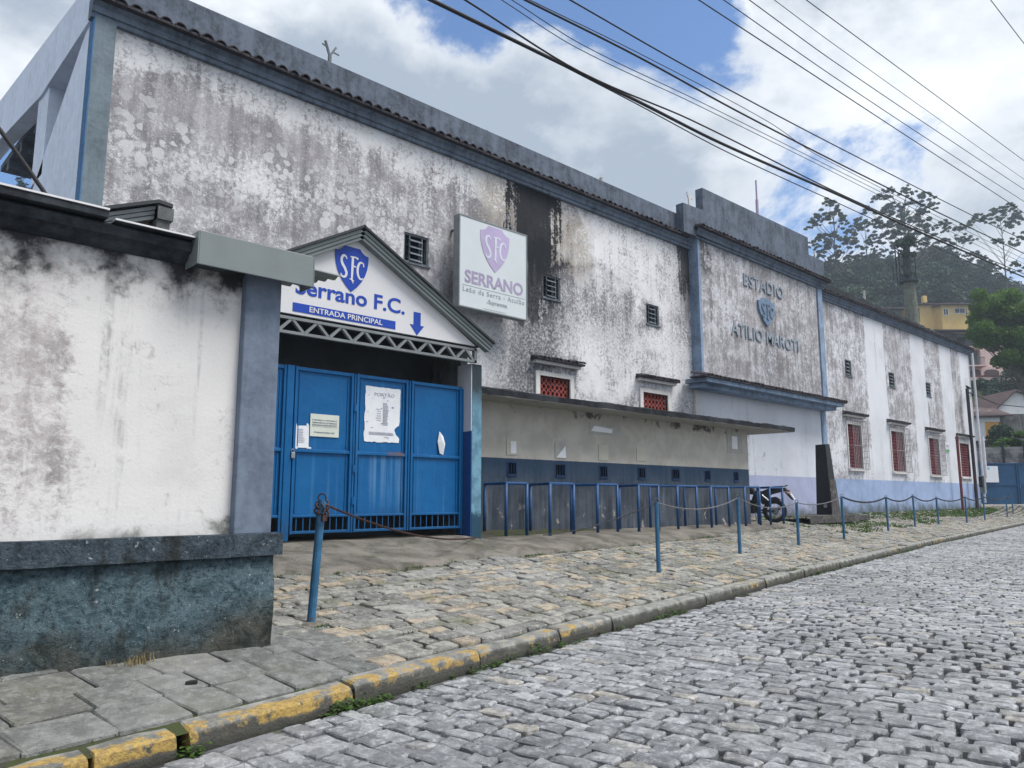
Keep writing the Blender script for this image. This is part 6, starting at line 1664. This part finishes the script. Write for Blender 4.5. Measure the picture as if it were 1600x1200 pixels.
# darker bushes on the slope between the houses
for k, (px, py, Z, rr_, lab) in enumerate(((1590, 600, 92, 2.3, 'dark bush right of the pink balcony'), (1560, 640, 80, 1.6, 'dark bush above the white gabled house'), (1575, 700, 60, 1.8, 'dark bush behind the light green shrub'), (1535, 615, 85, 1.6, 'dark bush below the arched windows of the pink house'), (1600, 560, 96, 2.4, 'dark bush at the end of the pink terrace'))):
    b_ = PD(px, py, Z) - Vector((0, 0, rr_ * 1.2))
    tree_from(lab, b_, rr_ * 2, rand_crown(60 + k, rr_ * 2, rr_ * .9, 10, rr_ * .35, rr_ * .55, .7, .3), 2200, .2, M['leafdark'], M['bark'], 70 + k, .12, name='bush', cat='bush')
# conifer behind the left wall
base = PD(30, 330, 60); s = 60 / 1200.
cp = [(random.gauss(0, .06 * i), random.gauss(0, .06 * i), 5.2 - i * .28, .12 + .10 * i, .16) for i in range(16)]
tree_from('small dark conifer top in the gap under the grandstand at far left', base - Vector((0, 0, 2.0)), 5.3, cp, 5000, .09, M['conifer'], M['bark'], 33, .12, name='conifer', aspect=2.6)
# ================================================================== WEEDS (uncountable)
def tufts(name, pts, mat, seed, hmin, hmax, blades, w=.006, spread=.04, leafy=False):
    rg = random.Random(seed); m_ = MB()
    for (x, y, z, k) in pts:
        for b in range(int(blades * k)):
            a = rg.random() * 6.283; d = rg.random() * spread * k; h = rg.uniform(hmin, hmax) * k
            bx, by = x + math.cos(a) * d, y + math.sin(a) * d; la = rg.random() * 6.283; ln_ = h * rg.uniform(.3, .9)
            ox, oy = math.cos(la) * ln_, math.sin(la) * ln_; px_, py_ = -math.sin(la) * w, math.cos(la) * w
            if leafy:
                c_ = Vector((bx + ox * .5, by + oy * .5, z + h * rg.random())); q = w * rg.uniform(1.2, 2.8); t = rg.uniform(-.5, .5)
                m_.add([c_ + Vector((-q * math.cos(la), -q * math.sin(la), -q * t)), c_ + Vector((-q * math.sin(la) * .6, q * math.cos(la) * .6, 0)), c_ + Vector((q * math.cos(la), q * math.sin(la), q * t)), c_ + Vector((q * math.sin(la) * .6, -q * math.cos(la) * .6, 0))], [(0, 1, 2, 3)])
            else:
                m_.add([(bx - px_, by - py_, z), (bx + px_, by + py_, z), (bx + ox * .4 + px_ * .7, by + oy * .4 + py_ * .7, z + h * .7), (bx + ox * .4 - px_ * .7, by + oy * .4 - py_ * .7, z + h * .7), (bx + ox, by + oy, z + h)], [(0, 1, 2, 3), (3, 2, 4)])
    o = m_.build(name, mat, org=(0, 0, 0)); o['kind'] = 'stuff'; return tag(o, name.replace('_', ' ') + ' in the joints of the paving and along the kerb', 'weeds')
rg = random.Random(21)
pts = []
for i in range(230):
    x = rg.uniform(2.3, 30); c_ = fn(x, 2, .6, 31)
    if c_ < -.05 and rg.random() < .8: continue
    pts.append((x, yk(x) - rg.uniform(.0, .07), +.022, rg.uniform(.3, 1.0)))
for x, k in ((2.55, 2.0), (2.62, 1.8), (2.7, 1.5), (2.8, 1.2), (1.62, 1.4), (1.66, 1.2), (1.6, 1.0), (4.3, 1.3), (4.6, 1.6), (4.75, 1.4), (5.0, 1.2), (6.9, 1.3), (7.1, 1.5)): pts.append((x, yk(x) - .03, .022, k))
tufts('kerb_weeds', pts, M['leafweed'], 3, .03, .07, 26, .008, .06, leafy=True)
pts = []
for i in range(1500):
    x = rg.uniform(2.8, 42); d = rg.uniform(.1, 3.6); y = yk(x) + d
    if y > (interp(APR, x) if x < 19.4 else 11.4) - .05: continue
    if fn(x, y, .8, 12) < .05 and rg.random() < .75: continue
    pts.append((x, y, zg(x, y) - .012, rg.uniform(.3, .8)))
for i in range(160):
    x = rg.uniform(3, 19); pts.append((x, interp(APR, x) - .05 + rg.gauss(0, .03), zg(x, interp(APR, x)) - .01, rg.uniform(.3, .9)))
for i in range(120):
    x = rg.uniform(-1, 2.7); pts.append((x, yk(x) + .2 + rg.gauss(0, .015), .155, rg.uniform(.15, .4)))
for i in range(50):
    a = rg.random() * 6.28; pts.append((3.17 + .14 * math.cos(a), 5.61 + .12 * math.sin(a), .29, rg.uniform(.3, .8)))
tufts('paving_grass', pts, M['leafweed'], 4, .012, .04, 20, .004, .05)
pts = []
for i in range(2600):
    x = rg.uniform(20, 44); y = rg.uniform(yk(x) + 1.4, 11.5)
    if fn(x, y, .35, 44) > -.12 or y > 10.6: pts.append((x, y, zg(x, y) - .005, rg.uniform(.5, 1.2)))
tufts('wall_foot_grass', pts, M['leafweed'], 6, .03, .07, 9, .012, .12)
pts = [(1.72 + rg.gauss(0, .07), 5.14 + rg.gauss(0, .03), .29, 1.) for i in range(16)]
tufts('dry_grass_tuft', pts, M['drygrass'], 7, .02, .06, 14, .0022, .05)

# ================================================================== HAZE
hm = bpy.data.materials.new('haze_air'); hm.use_nodes = True
ht = hm.node_tree; ht.nodes.clear()
ho = ht.nodes.new('ShaderNodeOutputMaterial'); hv = ht.nodes.new('ShaderNodeVolumePrincipled')
hv.inputs['Color'].default_value = (.72, .84, 1.0, 1); hv.inputs['Density'].default_value = .0009; hv.inputs['Anisotropy'].default_value = .3
ht.links.new(hv.outputs[0], ho.inputs['Volume'])
m_ = MB(); m_.box(-60, 260, -60, 240, -4, 75)
hz_ = m_.build('haze', hm, org=(0, 0, 0)); hz_['kind'] = 'stuff'; hz_['label'] = 'thin blue air between the street and the wooded hill'; hz_['category'] = 'haze'
